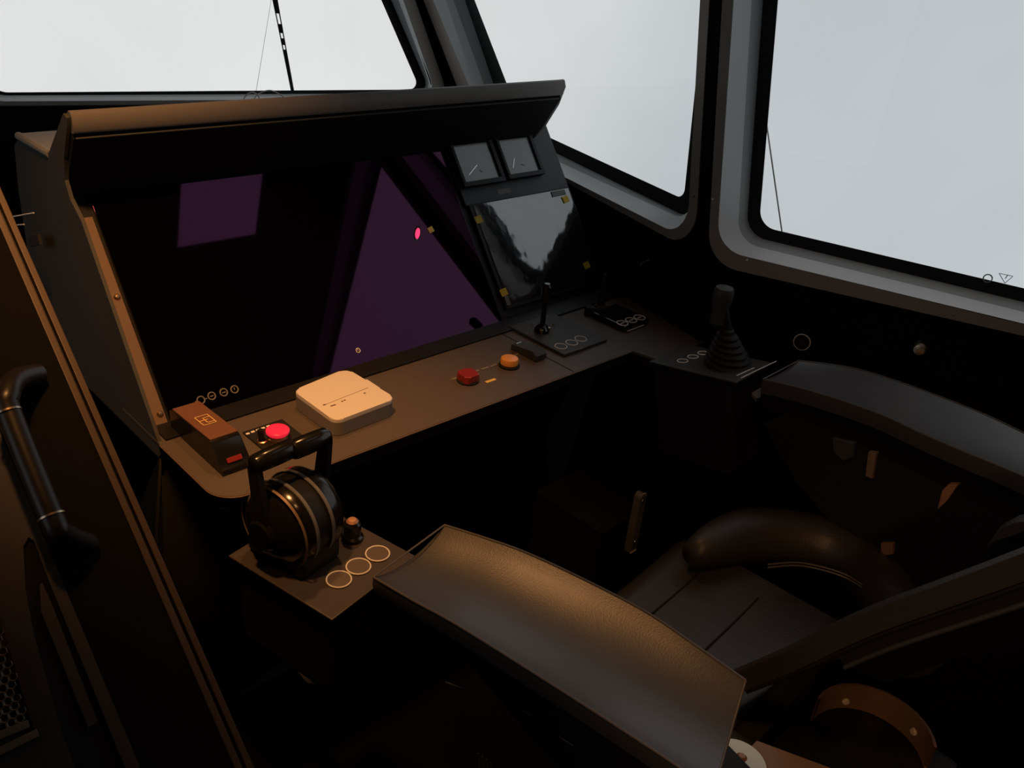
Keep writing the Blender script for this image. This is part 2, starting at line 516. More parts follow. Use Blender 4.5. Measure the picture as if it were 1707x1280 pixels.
# ------------------------------------------------------------------ console
TA = math.radians(37)
F0 = Vector((0, 1.215, .78)); FT = Vector((0, math.sin(TA), math.cos(TA))); FN = Vector((0, -math.cos(TA), math.sin(TA)))
FF = frame(F0, (1, 0, 0), FT)                  # local x, up the slope, out of the panel


def fas(px, py, h=0):
    p = onpl(px, py, F0 + FN * h, FN) - F0
    return Vector((p.x, p.dot(FT)))


ZD = .78
con = thing('control_console', (1.0, 1.25, 0), 'black control console with sloping instrument fascia, visor hood and narrow desk', 'console')
# desk top with rounded near-left corner
dk = [(.4635, 1.30), (.4635, .972), (1.378, .960), (1.392, .898), (1.60, .898), (1.60, 1.30)]
poly = [Vector(p) for p in roundpoly([Vector(p) for p in dk], [0, .045, 0, 0, 0, 0], 10)]
poly = [p for k, p in enumerate(poly) if (p - poly[k - 1]).length > 1e-5]
bm = bmesh.new(); prism(bm, poly, ZD - .005, ZD)
desk = obj('desk_top', bm, 'desk', con, label='grey desk ledge with a thin pale front edge')
ins = [Vector(p) for p in roundpoly([Vector(p) for p in ((.4665, 1.29), (.4665, .975), (1.380, .963), (1.394, .901), (1.595, .901), (1.595, 1.29))], [0, .042, 0, 0, 0, 0], 10)]
ins = [p for k, p in enumerate(ins) if (p - ins[k - 1]).length > 1e-5]
bm = bmesh.new(); prism(bm, ins, ZD - .026, ZD - .005); obj('desk_apron', bm, 'under', con)
fr = [p for p in poly if p.y < 1.29 and p.x < 1.3785]
bm = bmesh.new(); tube(bm, [Vector((.4635, 1.165, ZD - .002))] + [Vector((p.x, p.y, ZD - .002)) for p in fr], .0014, 6); obj('edge_trim', bm, 'bronze', con)
# joint line between the desk plates
bm = bmesh.new(); bx(bm, (1.2005, .965, ZD - .001), (1.2025, 1.20, ZD + .0006), bev=0); obj('panel_joint', bm, 'seal', con)
# skirt strip between desk and monitor
bm = bmesh.new(); bx(bm, (.475, 1.168, ZD), (1.60, 1.24, ZD + .004), bev=.001); obj('back_ledge', bm, 'black', con)
# body under the desk
bm = bmesh.new(); prism(bm, [(1.18, ZD - .022), (1.30, 0), (1.75, 0), (1.68, .78)], .47, 1.60, frame((0, 0, 0), (0, 1, 0), (0, 0, 1)))
obj('lower_body', bm, 'black', con)
# left cheek profile (y,z)
cheek = [(1.171, .757), (1.171, .779), (1.372, 1.078), (1.408, 1.103), (1.420, 1.129), (1.408, 1.168), (1.377, 1.219), (1.374, 1.233), (1.385, 1.237), (1.474, 1.158),
         (1.612, 1.150), (1.64, 1.132), (1.66, 1.05), (1.70, .40), (1.42, .40)]
FYZ = frame((0, 0, 0), (0, 1, 0), (0, 0, 1))   # local x->y, y->z, z->x
bm = bmesh.new(); prism(bm, [Vector(p) for p in cheek], .464, .470, FYZ, bev=.001); obj('cheek_panel', bm, 'shell', con)
bm = bmesh.new(); prism(bm, [Vector(p) for p in ((1.175, .75), (1.60, .75), (1.60, 0), (1.40, 0))], .464, .474, FYZ); obj('side_skirt', bm, 'black', con)
# console top shelf
bm = bmesh.new(); prism(bm, roundpoly([Vector(p) for p in ((1.462, 1.156), (1.622, 1.156), (1.652, 1.146), (1.652, 1.10), (1.462, 1.10))], [0, .01, .02, 0, 0], 4), .474, 1.585, FYZ)
obj('top_shelf', bm, 'shelf', con, label='grey flat console top behind the visor')
bm = bmesh.new(); tube(bm, [Vector((.468, 1.478, 1.155)), Vector((.468, 1.622, 1.152)), ], .0065, 10); obj('rolled_edge', bm, 'shelf', con)
bm = bmesh.new(); bx(bm, (.47, 1.62, .4), (1.585, 1.645, 1.12), bev=.002); obj('back_panel', bm, 'black', con)
# visor hood: profile extruded along x
hood = [(1.3735, 1.209), (1.3715, 1.212), (1.3715, 1.234), (1.376, 1.240), (1.383, 1.241), (1.478, 1.160), (1.478, 1.135), (1.390, 1.200), (1.384, 1.209)]
bm = bmesh.new(); prism(bm, [Vector(p) for p in hood], .4705, 1.532, FYZ)
obj('visor_hood', bm, 'hood', con, sharp=40, label='long visor with rounded front lip over the screens')
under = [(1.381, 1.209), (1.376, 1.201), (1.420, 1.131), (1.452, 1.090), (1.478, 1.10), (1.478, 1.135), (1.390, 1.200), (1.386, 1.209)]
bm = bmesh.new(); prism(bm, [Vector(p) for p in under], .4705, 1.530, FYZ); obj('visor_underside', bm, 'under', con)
bm = bmesh.new(); tube(bm, [Vector((.474, 1.3765, 1.2015)), Vector((1.525, 1.3765, 1.2015))], .0016, 6); obj('visor_groove', bm, 'shell', con)
cheekr = [(1.374, 1.226), (1.379, 1.239), (1.384, 1.241), (1.475, 1.158), (1.62, 1.14), (1.66, 1.05), (1.25, .79), (1.17, .78), (1.36, 1.06), (1.428, 1.118), (1.392, 1.19)]
bm = bmesh.new(); prism(bm, [Vector(p) for p in cheekr[:5] + [(1.62, 1.10), (1.46, 1.085), (1.425, 1.125), (1.388, 1.185)]], 1.532, 1.540, FYZ); obj('visor_end_cap', bm, 'hood', con)
# fascia panel behind everything
bm = bmesh.new(); bx(bm, (.474, -.01, -.02), (1.588, .455, -.003), FF, .001); obj('fascia', bm, 'black', con)
bm = bmesh.new(); bx(bm, (1.258, .262, -.003), (1.588, .44, .004), FF, .0015); obj('gauge_plate', bm, 'fascia', con, label='charcoal plate carrying the two gauges')
# small dark labels above the gauges and above the film display
bm = bmesh.new(); bx(bm, (1.36, .274, .004), (1.40, .285, .0048), FF, 0)
obj('label_strip', bm, 'printdim', con)
for x0 in (1.30, 1.43):
    bm = bmesh.new(); bx(bm, (x0, .421, .004), (x0 + .045, .431, .0048), FF, 0); obj('label_strip', bm, 'printdim', con)
# bronze strip with two screws, cut short to draw the visor's shadow line
st = None
bm = bmesh.new(); bx(bm, (.4765, -.03, -.003), (.500, .354, .003), FF, .001); st = obj('trim_strip', bm, 'bronze', con, label='bronze edging strip with round head screws')
for t in (.0185, .218):
    bm = bmesh.new(); lathe(bm, [(0, .0075), (.003, .007), (.0052, .0045), (.0058, .003), (.0058, .002)], FF @ Matrix.Translation((.4925, t, 0)), 16); obj('screw', bm, 'brass', st)
bm = bmesh.new(); tube(bm, [FF @ Vector((.472, -.02, .002)), FF @ Vector((.472, .37, .002))], .0012, 6); obj('edge_wire', bm, 'frame', con)

# ------------------------------------------------------------------ monitor
mon = thing('touch_monitor', FF @ Vector((.87, 0, 0)), 'large glossy black monitor reflecting purple window shapes', 'monitor')
bm = bmesh.new(); bx(bm, (.506, -.006, -.003), (1.243, .445, .0045), FF, .0008); obj('screen', bm, 'screen', mon)
bm = bmesh.new(); bx(bm, (.506, -.0075, -.002), (1.243, -.0062, .0052), FF, 0); obj('edge_trim', bm, 'frame', mon)


def ring_icon(parent, fm, x, y, r, mtl, inner=None, w=.0012, name='button_icon'):
    bm = bmesh.new()
    torus(bm, r, w, fm @ Matrix.Translation((x, y, 0)), 28, 6)
    if inner == 'bar':
        bx(bm, (x - r * .5, y - w * .7, -.0004), (x + r * .5, y + w * .7, .0006), fm, 0)
    if inner == 'pw':
        bx(bm, (x - w * .6, y - r * .1, -.0004), (x + w * .6, y + r * .55, .0006), fm, 0)
    if inner == 'line':
        bx(bm, (x - r * 1.7, y - w * .6, -.0004), (x - r, y + w * .6, .0006), fm, 0); bx(bm, (x + r, y - w * .6, -.0004), (x + r * 1.7, y + w * .6, .0006), fm, 0)
    return obj(name, bm, mtl, parent)


FM = FF @ Matrix.Translation((0, 0, .0048))
for (px_, py_), inner in zip(((335, 667), (353, 660), (373, 654), (391, 649)), ('line', 'bar', 'bar', 'pw')):
    p = fas(px_, py_, .0048); ring_icon(mon, FM, p.x, p.y, .0062, 'printdim', inner)
p = fas(597, 584, .0048); ring_icon(mon, FM, p.x, p.y, .0042, 'print', 'pw', .0009)
p = fas(466, 229, .0048)
bm = bmesh.new(); bx(bm, (p.x - .018, p.y - .006, .0045), (p.x + .018, p.y + .006, .0056), FF, .002); obj('sensor_window', bm, 'printdim', mon)


def text(name, s, size, fm, mtl, parent, sx=1.):
    cu = bpy.data.curves.new(name, 'FONT'); cu.body = s; cu.size = size; cu.extrude = .0002; cu.align_x = 'CENTER'; cu.align_y = 'CENTER'
    tmp = bpy.data.objects.new(name + '_tmp', cu); COL.objects.link(tmp)
    dg = bpy.context.evaluated_depsgraph_get()
    me = bpy.data.meshes.new_from_object(tmp.evaluated_get(dg)); bpy.data.objects.remove(tmp)
    bm = bmesh.new(); bm.from_mesh(me); bpy.data.meshes.remove(me)
    bm.transform(fm @ Matrix.Diagonal((sx, 1, 1, 1)))
    return obj(name, bm, mtl, parent)


p = fas(480, 254.5, .0048)
text('logo', 'HIGRIDY', .0135, FM @ Matrix.Translation((p.x, p.y, 0)), 'printdim', mon)
# orange tab and emissive patch painting a red reflection at the glass edge
tb = thing('orange_tape_tab', FF @ Vector((fas(718, 383).x, fas(718, 383).y, .005)), 'small orange tape tab on the monitor glass beside a red light', 'tape')
p = fas(718, 383, .005)
bm = bmesh.new(); bx(bm, (p.x - .007, p.y - .006, .0046), (p.x + .007, p.y + .006, .0062), FF @ Matrix.Translation((p.x, p.y, 0)) @ Matrix.Rotation(.25, 4, 'Z') @ Matrix.Translation((-p.x, -p.y, 0)), .0005); obj('tape', bm, 'yellowlbl', tb)
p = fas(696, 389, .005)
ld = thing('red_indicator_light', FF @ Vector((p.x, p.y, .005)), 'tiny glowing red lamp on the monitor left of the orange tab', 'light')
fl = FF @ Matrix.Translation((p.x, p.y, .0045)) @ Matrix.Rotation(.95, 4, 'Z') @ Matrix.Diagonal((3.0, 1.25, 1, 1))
bm = bmesh.new(); lathe(bm, [(0, .003), (.0028, .0024), (.0042, .001), (.0044, 0)], fl, 18); obj('lens', bm, 'led', ld)  # glowing oval drawn for the reflection, no real lens
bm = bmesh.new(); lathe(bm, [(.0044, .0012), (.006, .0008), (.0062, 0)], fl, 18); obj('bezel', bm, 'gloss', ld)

# ------------------------------------------------------------------ gauges
gl = ('square analogue gauge left of the pair above the film covered display', 'square analogue gauge nearest the window above the film covered display')
for i, (a, b, c, d) in enumerate((((744, 236), (808, 226), (835, 302), (770, 313)), ((820, 223), (873, 217), (902, 290), (843, 300)))):
    q = [fas(*p_, .004) for p_ in (a, b, c, d)]
    x0 = (q[0].x + q[3].x) / 2; x1 = (q[1].x + q[2].x) / 2; y1 = (q[0].y + q[1].y) / 2; y0 = (q[2].y + q[3].y) / 2
    g = thing('gauge', FF @ Vector(((x0 + x1) / 2, y0, .004)), gl[i], 'gauge', 'twin gauges under the visor')
    bm = bmesh.new(); w = .007
    for lo, hi in (((x0 - .004, y0 - .004), (x1 + .004, y0 + w)), ((x0 - .004, y1 - w * .6), (x1 + .004, y1 + .004)), ((x0 - .004, y0 + w), (x0 + w * .6, y1 - w * .6)), ((x1 - w, y0 + w), (x1 + .004, y1 - w * .6))):
        bx(bm, (lo[0], lo[1], .003), (hi[0], hi[1], .018), FF, .0015)
    obj('bezel', bm, 'black', g)
    bm = bmesh.new(); bx(bm, (x0, y0, .003), (x1, y1, .0125), FF, .0005); obj('dial_glass', bm, 'gaugeglass', g)
    bm = bmesh.new()
    na, nb = (((795, 298 - 23), (781.5, 293 - 1)), ((857, 264), (855, 280)))[i]
    pa = fas(*na, .013); pb = fas(*nb, .013)
    tube(bm, [FF @ Vector((pa.x, pa.y, .0132)), FF @ Vector((pb.x, pb.y, .0132))], .0009, 6); obj('needle', bm, 'needle', g)
    for na, nb in (((799.5, 283.5), (804, 286.5)), ) if i == 0 else (((869, 273.5), (875, 276)), ):
        pa = fas(*na, .013); pb = fas(*nb, .013); bm = bmesh.new()
        tube(bm, [FF @ Vector((pa.x, pa.y, .0130)), FF @ Vector((pb.x, pb.y, .0130))], .0007, 6); obj('scale_mark', bm, 'grey', g)

# ------------------------------------------------------------------ film covered display
dp = thing('film_covered_display', FF @ Vector((1.43, .03, 0)), 'upright display under wrinkled clear protective film held by yellow tape tabs', 'display')
bm = bmesh.new(); bx(bm, (1.266, .022, -.003), (1.588, .262, .005), FF, .001); obj('bezel', bm, 'black', dp)
# wrinkled film sheet
bm = bmesh.new(); NX, NY = 40, 30; grid = []
for j in range(NY + 1):
    row = []
    for i in range(NX + 1):
        u = i / NX; v = j / NY
        z = .0062 + .0006 * math.sin(7 * u + 3 * v) * math.sin(5 * v) + .0003 * random.random()
        row.append(bm.verts.new(FF @ Vector((1.277 + .305 * u, .032 + .228 * v, z))))
    grid.append(row)
for j in range(NY):
    for i in range(NX): bm.faces.new((grid[j][i], grid[j][i + 1], grid[j + 1][i + 1], grid[j + 1][i]))
obj('film', bm, 'film', dp, sharp=80)
for px_, py_ in ((798, 366), (943, 332), (840, 487), (978, 442)):
    p = fas(px_, py_, .0075); bm = bmesh.new()
    bx(bm, (p.x - .010, p.y - .008, .0068), (p.x + .010, p.y + .008, .0082), FF @ Matrix.Translation((p.x, p.y, 0)) @ Matrix.Rotation(.12, 4, 'Z') @ Matrix.Translation((-p.x, -p.y, 0)), .0004)
    obj('tape_tab', bm, 'yellow', dp)
p = fas(932, 322, .0075); bm = bmesh.new(); bx(bm, (p.x - .024, p.y - .006, .0068), (p.x + .022, p.y + .007, .0078), FF, .0003); obj('sticker', bm, 'grey', dp, label='small pale sticker in the top corner')
p = fas(846, 500, .0075); bm = bmesh.new(); bx(bm, (p.x - .006, p.y - .012, .0066), (p.x + .006, p.y + .012, .0074), FF, .0005); obj('pull_tab', bm, 'grey', dp)
# pale paper scrap
pp = [fas(x, y, .0072) for x, y in ((826, 361), (831, 362), (839, 372), (845, 391), (836, 383), (828, 371))]
bm = bmesh.new(); prism(bm, pp, .0068, .0074, FF); obj('torn_film', bm, 'grey', dp)
p = fas(917, 478, .0075); bm = bmesh.new(); bx(bm, (p.x - .003, p.y - .007, .0068), (p.x + .003, p.y + .007, .0076), FF, .0004); obj('status_mark', bm, 'printdim', dp)

# ------------------------------------------------------------------ things on the desk
def top(px_, py_, z=ZD): return onz(px_, py_, z)


# white router box
wb = [Vector((.6905, 1.150)), Vector((.691, 1.025)), Vector((.8175, 1.030)), Vector((.811, 1.168))]
rt = thing('white_junction_box', (.755, 1.09, ZD), 'square cream white plastic box with rounded corners lying on the desk', 'box')
TH = .032
c2 = sum(wb, Vector((0, 0))) / 4
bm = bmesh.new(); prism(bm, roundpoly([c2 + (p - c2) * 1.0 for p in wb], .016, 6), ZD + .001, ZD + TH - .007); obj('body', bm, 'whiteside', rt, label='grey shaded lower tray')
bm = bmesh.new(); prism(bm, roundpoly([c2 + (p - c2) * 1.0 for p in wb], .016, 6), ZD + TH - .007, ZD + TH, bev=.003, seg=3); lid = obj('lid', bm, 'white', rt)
pa = top(567, 680, ZD + TH); pb = top(608, 653, ZD + TH)
bm = bmesh.new(); tube(bm, [Vector((.706, 1.079, ZD + TH)), Vector((.800, 1.087, ZD + TH))], .0005, 4)
bx(bm, (.704, 1.0775, ZD + TH - .0005), (.709, 1.081, ZD + TH + .0004), bev=0)
obj('printed_line', bm, 'ink', lid)
for x_, y_, w_ in ((.712, 1.068, .010), (.735, 1.071, .004), (.741, 1.072, .003), (.782, 1.073, .004)):
    bm = bmesh.new(); bx(bm, (x_, y_, ZD + TH - .0005), (x_ + w_, y_ + .003, ZD + TH + .0004), bev=0); obj('printed_mark', bm, 'ink', lid)
bm = bmesh.new(); bx(bm, (.812, 1.078, ZD + .010), (.820, 1.118, ZD + TH - .002), bev=.002); obj('side_clip', bm, 'white', rt)

# telephone-like handset block on the left end
hs = thing('desk_intercom', (.545, 1.11, ZD), 'black wedge shaped intercom unit at the left end of the desk', 'intercom')
yz = [(1.198, ZD), (1.198, ZD + .034), (1.190, ZD + .038), (1.066, ZD + .044), (1.058, ZD + .040), (1.040, ZD + .016), (1.034, ZD + .012), (1.030, ZD + .010), (1.030, ZD)]
bm = bmesh.new(); prism(bm, [Vector(p) for p in yz], .4975, .545, FYZ, bev=.0015)
obj('body', bm, 'gloss', hs)
HF = frame((.5212, 1.128, ZD + .0415), (1, 0, 0), (0, 1, -.048))
bm = bmesh.new(); bx(bm, (-.0225, -.062, -.001), (.0225, .062, .0018), HF, .001); obj('cover', bm, 'cover', hs, label='reddish brown top cover')
HG = HF @ Matrix.Translation((0, -.004, .0026))
bm = bmesh.new()
for lo, hi in (((-.011, -.016), (.011, -.0145)), ((-.011, .0145), (.011, .016)), ((-.011, -.016), (-.0095, .016)), ((.0095, -.016), (.011, .016)), ((-.0095, -.001), (.004, .0006)), ((-.002, -.011), (.0095, -.0095)), ((-.002, .006), (.0095, .0075)), ((-.002, -.011), (-.0005, .007))):
    bx(bm, (lo[0], lo[1], 0), (hi[0], hi[1], .0006), HG, 0)
obj('emblem', bm, 'gold', hs, label='square gold outline emblem')
FRN = frame((.5215, 1.047, ZD + .034), (1, 0, 0), (0, .62, .78))
bm = bmesh.new(); bx(bm, (-.012, -.0165, .001), (.012, -.0085, .003), frame((.5215, 1.0475, ZD + .0275), (1, 0, 0), (0, .60, .80)), .001); obj('red_badge', bm, 'reddark', hs)

# alarm panel with mushroom button
ap = thing('alarm_button_panel', (.625, 1.10, ZD), 'small dark square panel with a glowing red mushroom button and toggle', 'control panel')
pc = [top(*p_) for p_ in ((408, 728), (465, 703), (500, 733), (442, 763))]
cx_ = .613; cy_ = 1.082
bm = bmesh.new(); bx(bm, (.580, 1.045, ZD), (.652, 1.122, ZD + .003), bev=.001); obj('plate', bm, 'seal', ap)
ec = top(463, 724, ZD + .012)
T = Matrix.Translation((ec.x, ec.y, ZD))
bm = bmesh.new(); lathe(bm, [(.016, .003), (.0165, .010), (.0155, .013), (.012, .014)], T, 28); obj('collar', bm, 'brass', ap)
bm = bmesh.new(); lathe(bm, [(.0145, .013), (.0182, .0165), (.0185, .0205), (.0165, .0225), (0, .0235)], T, 32); obj('mushroom_button', bm, 'redlit', ap, label='lit pinkish red round button')
tc_ = top(437, 736, ZD + .004)
bm = bmesh.new(); lathe(bm, [(.0085, .003), (.0085, .006), (.006, .007)], Matrix.Translation((tc_.x, tc_.y, ZD)), 20); obj('toggle_collar', bm, 'brass', ap)
bm = bmesh.new(); tube(bm, [Vector((tc_.x, tc_.y, ZD + .005)), Vector((tc_.x, tc_.y + .004, ZD + .024))], [.0042, .0055], 12); obj('toggle', bm, 'black', ap)
pa = top(412, 722, ZD + .003)
for k in range(5):
    bm = bmesh.new(); a = top(413 + 8.5 * k, 723 - 3.1 * k, ZD + .0035); bx(bm, (a.x - .003, a.y - .002, ZD + .0028), (a.x + .0032, a.y + .0022, ZD + .0042), bev=.0003); obj('lettering', bm, 'print', ap)

# red and amber push buttons
for px_, py_, m_, nm, lb in ((780, 630, 'reddark', 'push_button', 'dark red raised push button on the desk'), (849, 605, 'orange', 'push_button', 'amber orange raised push button right of the red one')):
    c = top(px_, py_, ZD + .006)
    pb_ = thing(nm, (c.x, c.y, ZD), lb, 'button', 'coloured desk buttons')
    T = Matrix.Translation((c.x, c.y, ZD))
    bm = bmesh.new(); lathe(bm, [(.021, 0), (.021, .003), (.017, .0045), (.016, .0045)], T, 28); obj('collar', bm, 'seal', pb_)
    bm = bmesh.new()
    if m_ == 'orange':
        lathe(bm, [(.016, .003), (.0178, .006), (.0178, .014), (.0165, .017), (.014, .0178), (0, .0182)], T, 32)
    else:
        prism(bm, roundpoly([Vector((-.017, -.017)), Vector((.017, -.017)), Vector((.017, .017)), Vector((-.017, .017))], .008, 6), .003, .017, T, bev=.003)
    obj('cap', bm, m_, pb_)
# printed labels on desk
plb = thing('desk_label_strip', (1.05, 1.06, ZD), 'row of small printed label plates between the red and amber buttons', 'label')
for a, b in (((753, 632), (763, 629.5)), ((787.5, 620), (799, 616.5)), ((802, 615.5), (815, 611.5)), ((817, 611), (828, 606.5)), ((830.5, 605), (836, 603)), ((857, 592.5), (864, 589.5))):
    A = top(*a, ZD + .001); B = top(*b, ZD + .001)
    m_ = (A + B) / 2; L = (B - A).length / 2
    bm = bmesh.new(); bx(bm, (-L, -.0028, 0), (L, .0028, .0012), frame((m_.x, m_.y, ZD), (B - A), (0, 1, 0)), .0002); obj('label_plate', bm, 'printdim', plb)
A = top(811, 637.5); B = top(825, 632.5); m_ = (A + B) / 2
yl = bmesh.new(); bx(yl, (-.012, -.0035, 0), (.012, .0035, .0012), frame((m_.x, m_.y, ZD), B - A, (0, 1, 0)), .0003)
o = obj('yellow_label', yl, 'yellowlbl'); tag(o, 'small yellow label on the desk below the two buttons', 'label')
# hinged cover
hc = thing('switch_cover', (1.18, 1.07, ZD), 'small dark flip up switch guard right of the amber button', 'switch')
bm = bmesh.new(); prism(bm, [Vector(p) for p in ((1.105, ZD), (1.105, ZD + .012), (1.045, ZD + .020), (1.034, ZD + .013), (1.034, ZD + .002))], 1.166, 1.196, FYZ, bev=.0015); obj('cover', bm, 'fascia', hc)
bm = bmesh.new(); tube(bm, [Vector((1.172, 1.098, ZD + .0135)), Vector((1.186, 1.098, ZD + .0135))], .0018, 8); obj('hinge_pin', bm, 'steel', hc)


def keypad(parent, fm, cs, r, mtl, w=.0011):
    for x, y in cs: ring_icon(parent, fm, x, y, r, mtl, None, w, name='button_ring')


# desk joystick plate with lever
dj = thing('desk_joystick', (1.30, 1.10, ZD), 'black square joystick plate with three ringed keys on the right end of the desk', 'joystick')
bm = bmesh.new(); bx(bm, (1.232, 1.018, ZD), (1.366, 1.180, ZD + .006), bev=.002); obj('plate', bm, 'fascia', dj)
T = Matrix.Translation((0, 0, ZD + .0064))
for px_, py_ in ((935, 577), (953, 571), (968, 564.5)):
    c = top(px_, py_, ZD + .0064); ring_icon(dj, T, c.x, c.y, .0125, 'print', None, .0010, 'button_ring')
a = top(940, 590, ZD + .0064); b = top(972, 580, ZD + .0064); bm = bmesh.new(); tube(bm, [a, b], .0012, 4); obj('printed_line', bm, 'printdim', dj)
for px_, py_ in ((882, 556), (919, 556), (922, 542), (886, 541)):
    c = top(px_, py_, ZD + .0064); ring_icon(dj, T, c.x, c.y, .0045, 'printdim', 'line', .0007, 'direction_icon')
c = top(903, 552, ZD + .006)
bm = bmesh.new(); lathe(bm, [(.016, .006), (.016, .012), (.010, .020), (.006, .022)], Matrix.Translation((c.x, c.y, ZD)), 24); obj('collar', bm, 'gloss', dj)
for dx in (-.011, .011):
    bm = bmesh.new(); bx(bm, (c.x + dx - .003, c.y - .012, ZD + .008), (c.x + dx + .003, c.y - .008, ZD + .016), bev=.001); obj('clip', bm, 'brass', dj)
bm = bmesh.new(); tube(bm, [Vector((c.x, c.y, ZD + .018)), Vector((c.x, c.y, ZD + .075)), Vector((c.x, c.y, ZD + .085)), Vector((c.x, c.y, ZD + .108)), Vector((c.x, c.y, ZD + .114))], [.0055, .0055, .010, .011, .006], 16); obj('lever', bm, 'gloss', dj)

# small keypad unit with microphone
mk = thing('keypad_unit', (1.48, 1.06, ZD), 'low black keypad with three ringed keys beyond the desk joystick', 'keypad')
bm = bmesh.new(); bx(bm, (1.435, 1.028, ZD), (1.52, 1.125, ZD + .014), bev=.003); obj('body', bm, 'gloss', mk)
T = Matrix.Translation((0, 0, ZD + .0144))
for px_, py_ in ((1037.5, 538.5), (1052, 533.5), (1066, 529)):
    c = top(px_, py_, ZD + .0144); ring_icon(mk, T, c.x, c.y, .0125, 'print', 'bar', .0010, 'button_ring')
bm = bmesh.new(); tube(bm, [top(1046, 552, ZD + .004), top(1073, 541.5, ZD + .004)], .0011, 6); obj('edge_line', bm, 'print', mk)
gm = thing('handheld_microphone', (1.44, 1.14, ZD), 'slim dark upright microphone behind the keypad', 'microphone')
c = top(999, 525); 
bm = bmesh.new(); lathe(bm, [(0, 0), (.014, 0), (.014, .022), (.011, .026), (0, .027)], Matrix.Translation((c.x, c.y, ZD)), 20); obj('base', bm, 'fascia', gm)
bm = bmesh.new(); lathe(bm, [(.009, .024), (.0075, .06), (.004, .095), (.003, .098), (0, .099)], Matrix.Translation((c.x, c.y, ZD)), 16); obj('stem', bm, 'seal', gm)
c = top(983, 524)
kn = thing('rotary_control', (c.x, c.y, ZD), 'short dark round knob left of the slim microphone', 'knob')
bm = bmesh.new(); lathe(bm, [(0, 0), (.013, 0), (.013, .016), (.011, .019), (0, .0195)], Matrix.Translation((c.x, c.y, ZD)), 20); obj('cap', bm, 'seal', kn)
bm = bmesh.new(); bx(bm, (c.x - .001, c.y - .012, ZD + .0194), (c.x + .001, c.y - .003, ZD + .0203), bev=0); obj('pointer', bm, 'printdim', kn)

# cable loops behind the hood
for i, pl_ in enumerate((((402, 190), (403, 175), (407, 163), (414, 156), (422, 154), (430, 159), (433, 168)), ((419, 190), (421, 172), (427, 160), (438, 153), (452, 151), (466, 157), (476, 167), (482, 190)))):
    bm = bmesh.new(); tube(bm, smooth_path([ony(*p_, 1.69) for p_ in pl_], 5), .0013, 8)
    o = obj('cable_loop', bm, 'print'); tag(o, ('thin pale cable loop behind the visor, the smaller one', 'thin pale cable loop behind the visor, the wider one')[i], 'cable', 'cable loops behind the visor')

# ------------------------------------------------------------------ outside: wiper and ropes
wp = thing('windscreen_wiper', P1.w(P1.px(485, 150, .08 * S1), .08 * S1), 'black slotted wiper arm standing outside the windscreen', 'wiper')
q = [P1.px(*p_, .10 * S1) for p_ in ((447, -60), (455, 0), (464, 45), (473, 90), (486, 152), (495, 190))]
pts = [P1.w(p_, .10 * S1) for p_ in q]
bm = bmesh.new()
ax = (pts[-1] - pts[0]).normalized(); sd = ax.cross(P1.n).normalized()
tot = (pts[-1] - pts[0]).length
def along(px_, py_): return (P1.w(P1.px(px_, py_, .10 * S1), .10 * S1) - pts[0]).dot(ax)
cuts = [(along(456.3, 21), along(461, 40)), (along(464.6, 54), along(467, 64)), (along(469, 74), along(471.2, 83))]
a_ = 0.; bm = bmesh.new()
def wid(t): return .0088 - .0058 * t / tot
for c0, c1 in cuts + [(tot, tot)]:
    A, B = pts[0] + ax * a_, pts[0] + ax * c0
    loft(bm, [[A + sd * wid(a_) + P1.n * .002, A - sd * wid(a_) + P1.n * .002, A - sd * wid(a_) - P1.n * .002, A + sd * wid(a_) - P1.n * .002],
              [B + sd * wid(c0) + P1.n * .002, B - sd * wid(c0) + P1.n * .002, B - sd * wid(c0) - P1.n * .002, B + sd * wid(c0) - P1.n * .002]])
    a_ = c1
obj('arm', bm, 'seal', wp)
for k in (-1, 1):
    bm = bmesh.new(); tube(bm, [pts[0] + sd * k * wid(0) * .8, pts[-1] + sd * k * wid(tot) * .8], .0017, 8); obj('rail', bm, 'seal', wp)
for (a, b, m_, lb) in (((1281.5, 232), (1303.5, 386), 'rope', 'thin taut line outside the lower corner of the right window'),):
    bm = bmesh.new(); A = P3.w(P3.px(*a, .35 * S3), .35 * S3); B = P3.w(P3.px(*b, .35 * S3), .35 * S3); dd = B - A
    tube(bm, [A - dd * .25, B + dd * .12], .0019, 8); tag(obj('rigging_line', bm, m_), lb, 'rope')
bm = bmesh.new(); A = P1.w(P1.px(448, 25, 1.2 * S1), 1.2 * S1); B = P1.w(P1.px(427, 152, 1.2 * S1), 1.2 * S1); dd = B - A
tube(bm, [A - dd * .3, B + dd * .15], .0013, 8); tag(obj('mast_stay', bm, 'paleline'), 'faint pale stay wire far outside the windscreen beside the wiper', 'wire')

# etched warning marks on the aft window
wm = thing('glass_marking', P3.w(P3.px(1676, 464, .058 * S3), .058 * S3), 'etched warning triangle and round stamp on the right window glass', 'marking')
dq = .0605 * S3
tri = [P3.px(*p_, dq) for p_ in ((1665.5, 455.5), (1688.5, 460.5), (1675, 472))]
bm = bmesh.new()
for i in range(3):
    tube(bm, [P3.w(tri[i], dq), P3.w(tri[(i + 1) % 3], dq)], .0006, 5)
obj('warning_triangle', bm, 'etch', wm)
tcn = sum(tri, Vector((0, 0))) / 3
bm = bmesh.new(); tube(bm, [P3.w(tcn + Vector((0, -.002)), dq), P3.w(tcn + Vector((.002, .006)), dq)], .0008, 5); obj('warning_stroke', bm, 'etch', wm)
cc = P3.px(1646.5, 464, dq)
bm = bmesh.new(); torus(bm, .0075, .0012, frame(P3.w(cc, dq), P3.e1, P3.e2), 24, 5); obj('round_stamp', bm, 'etch', wm)

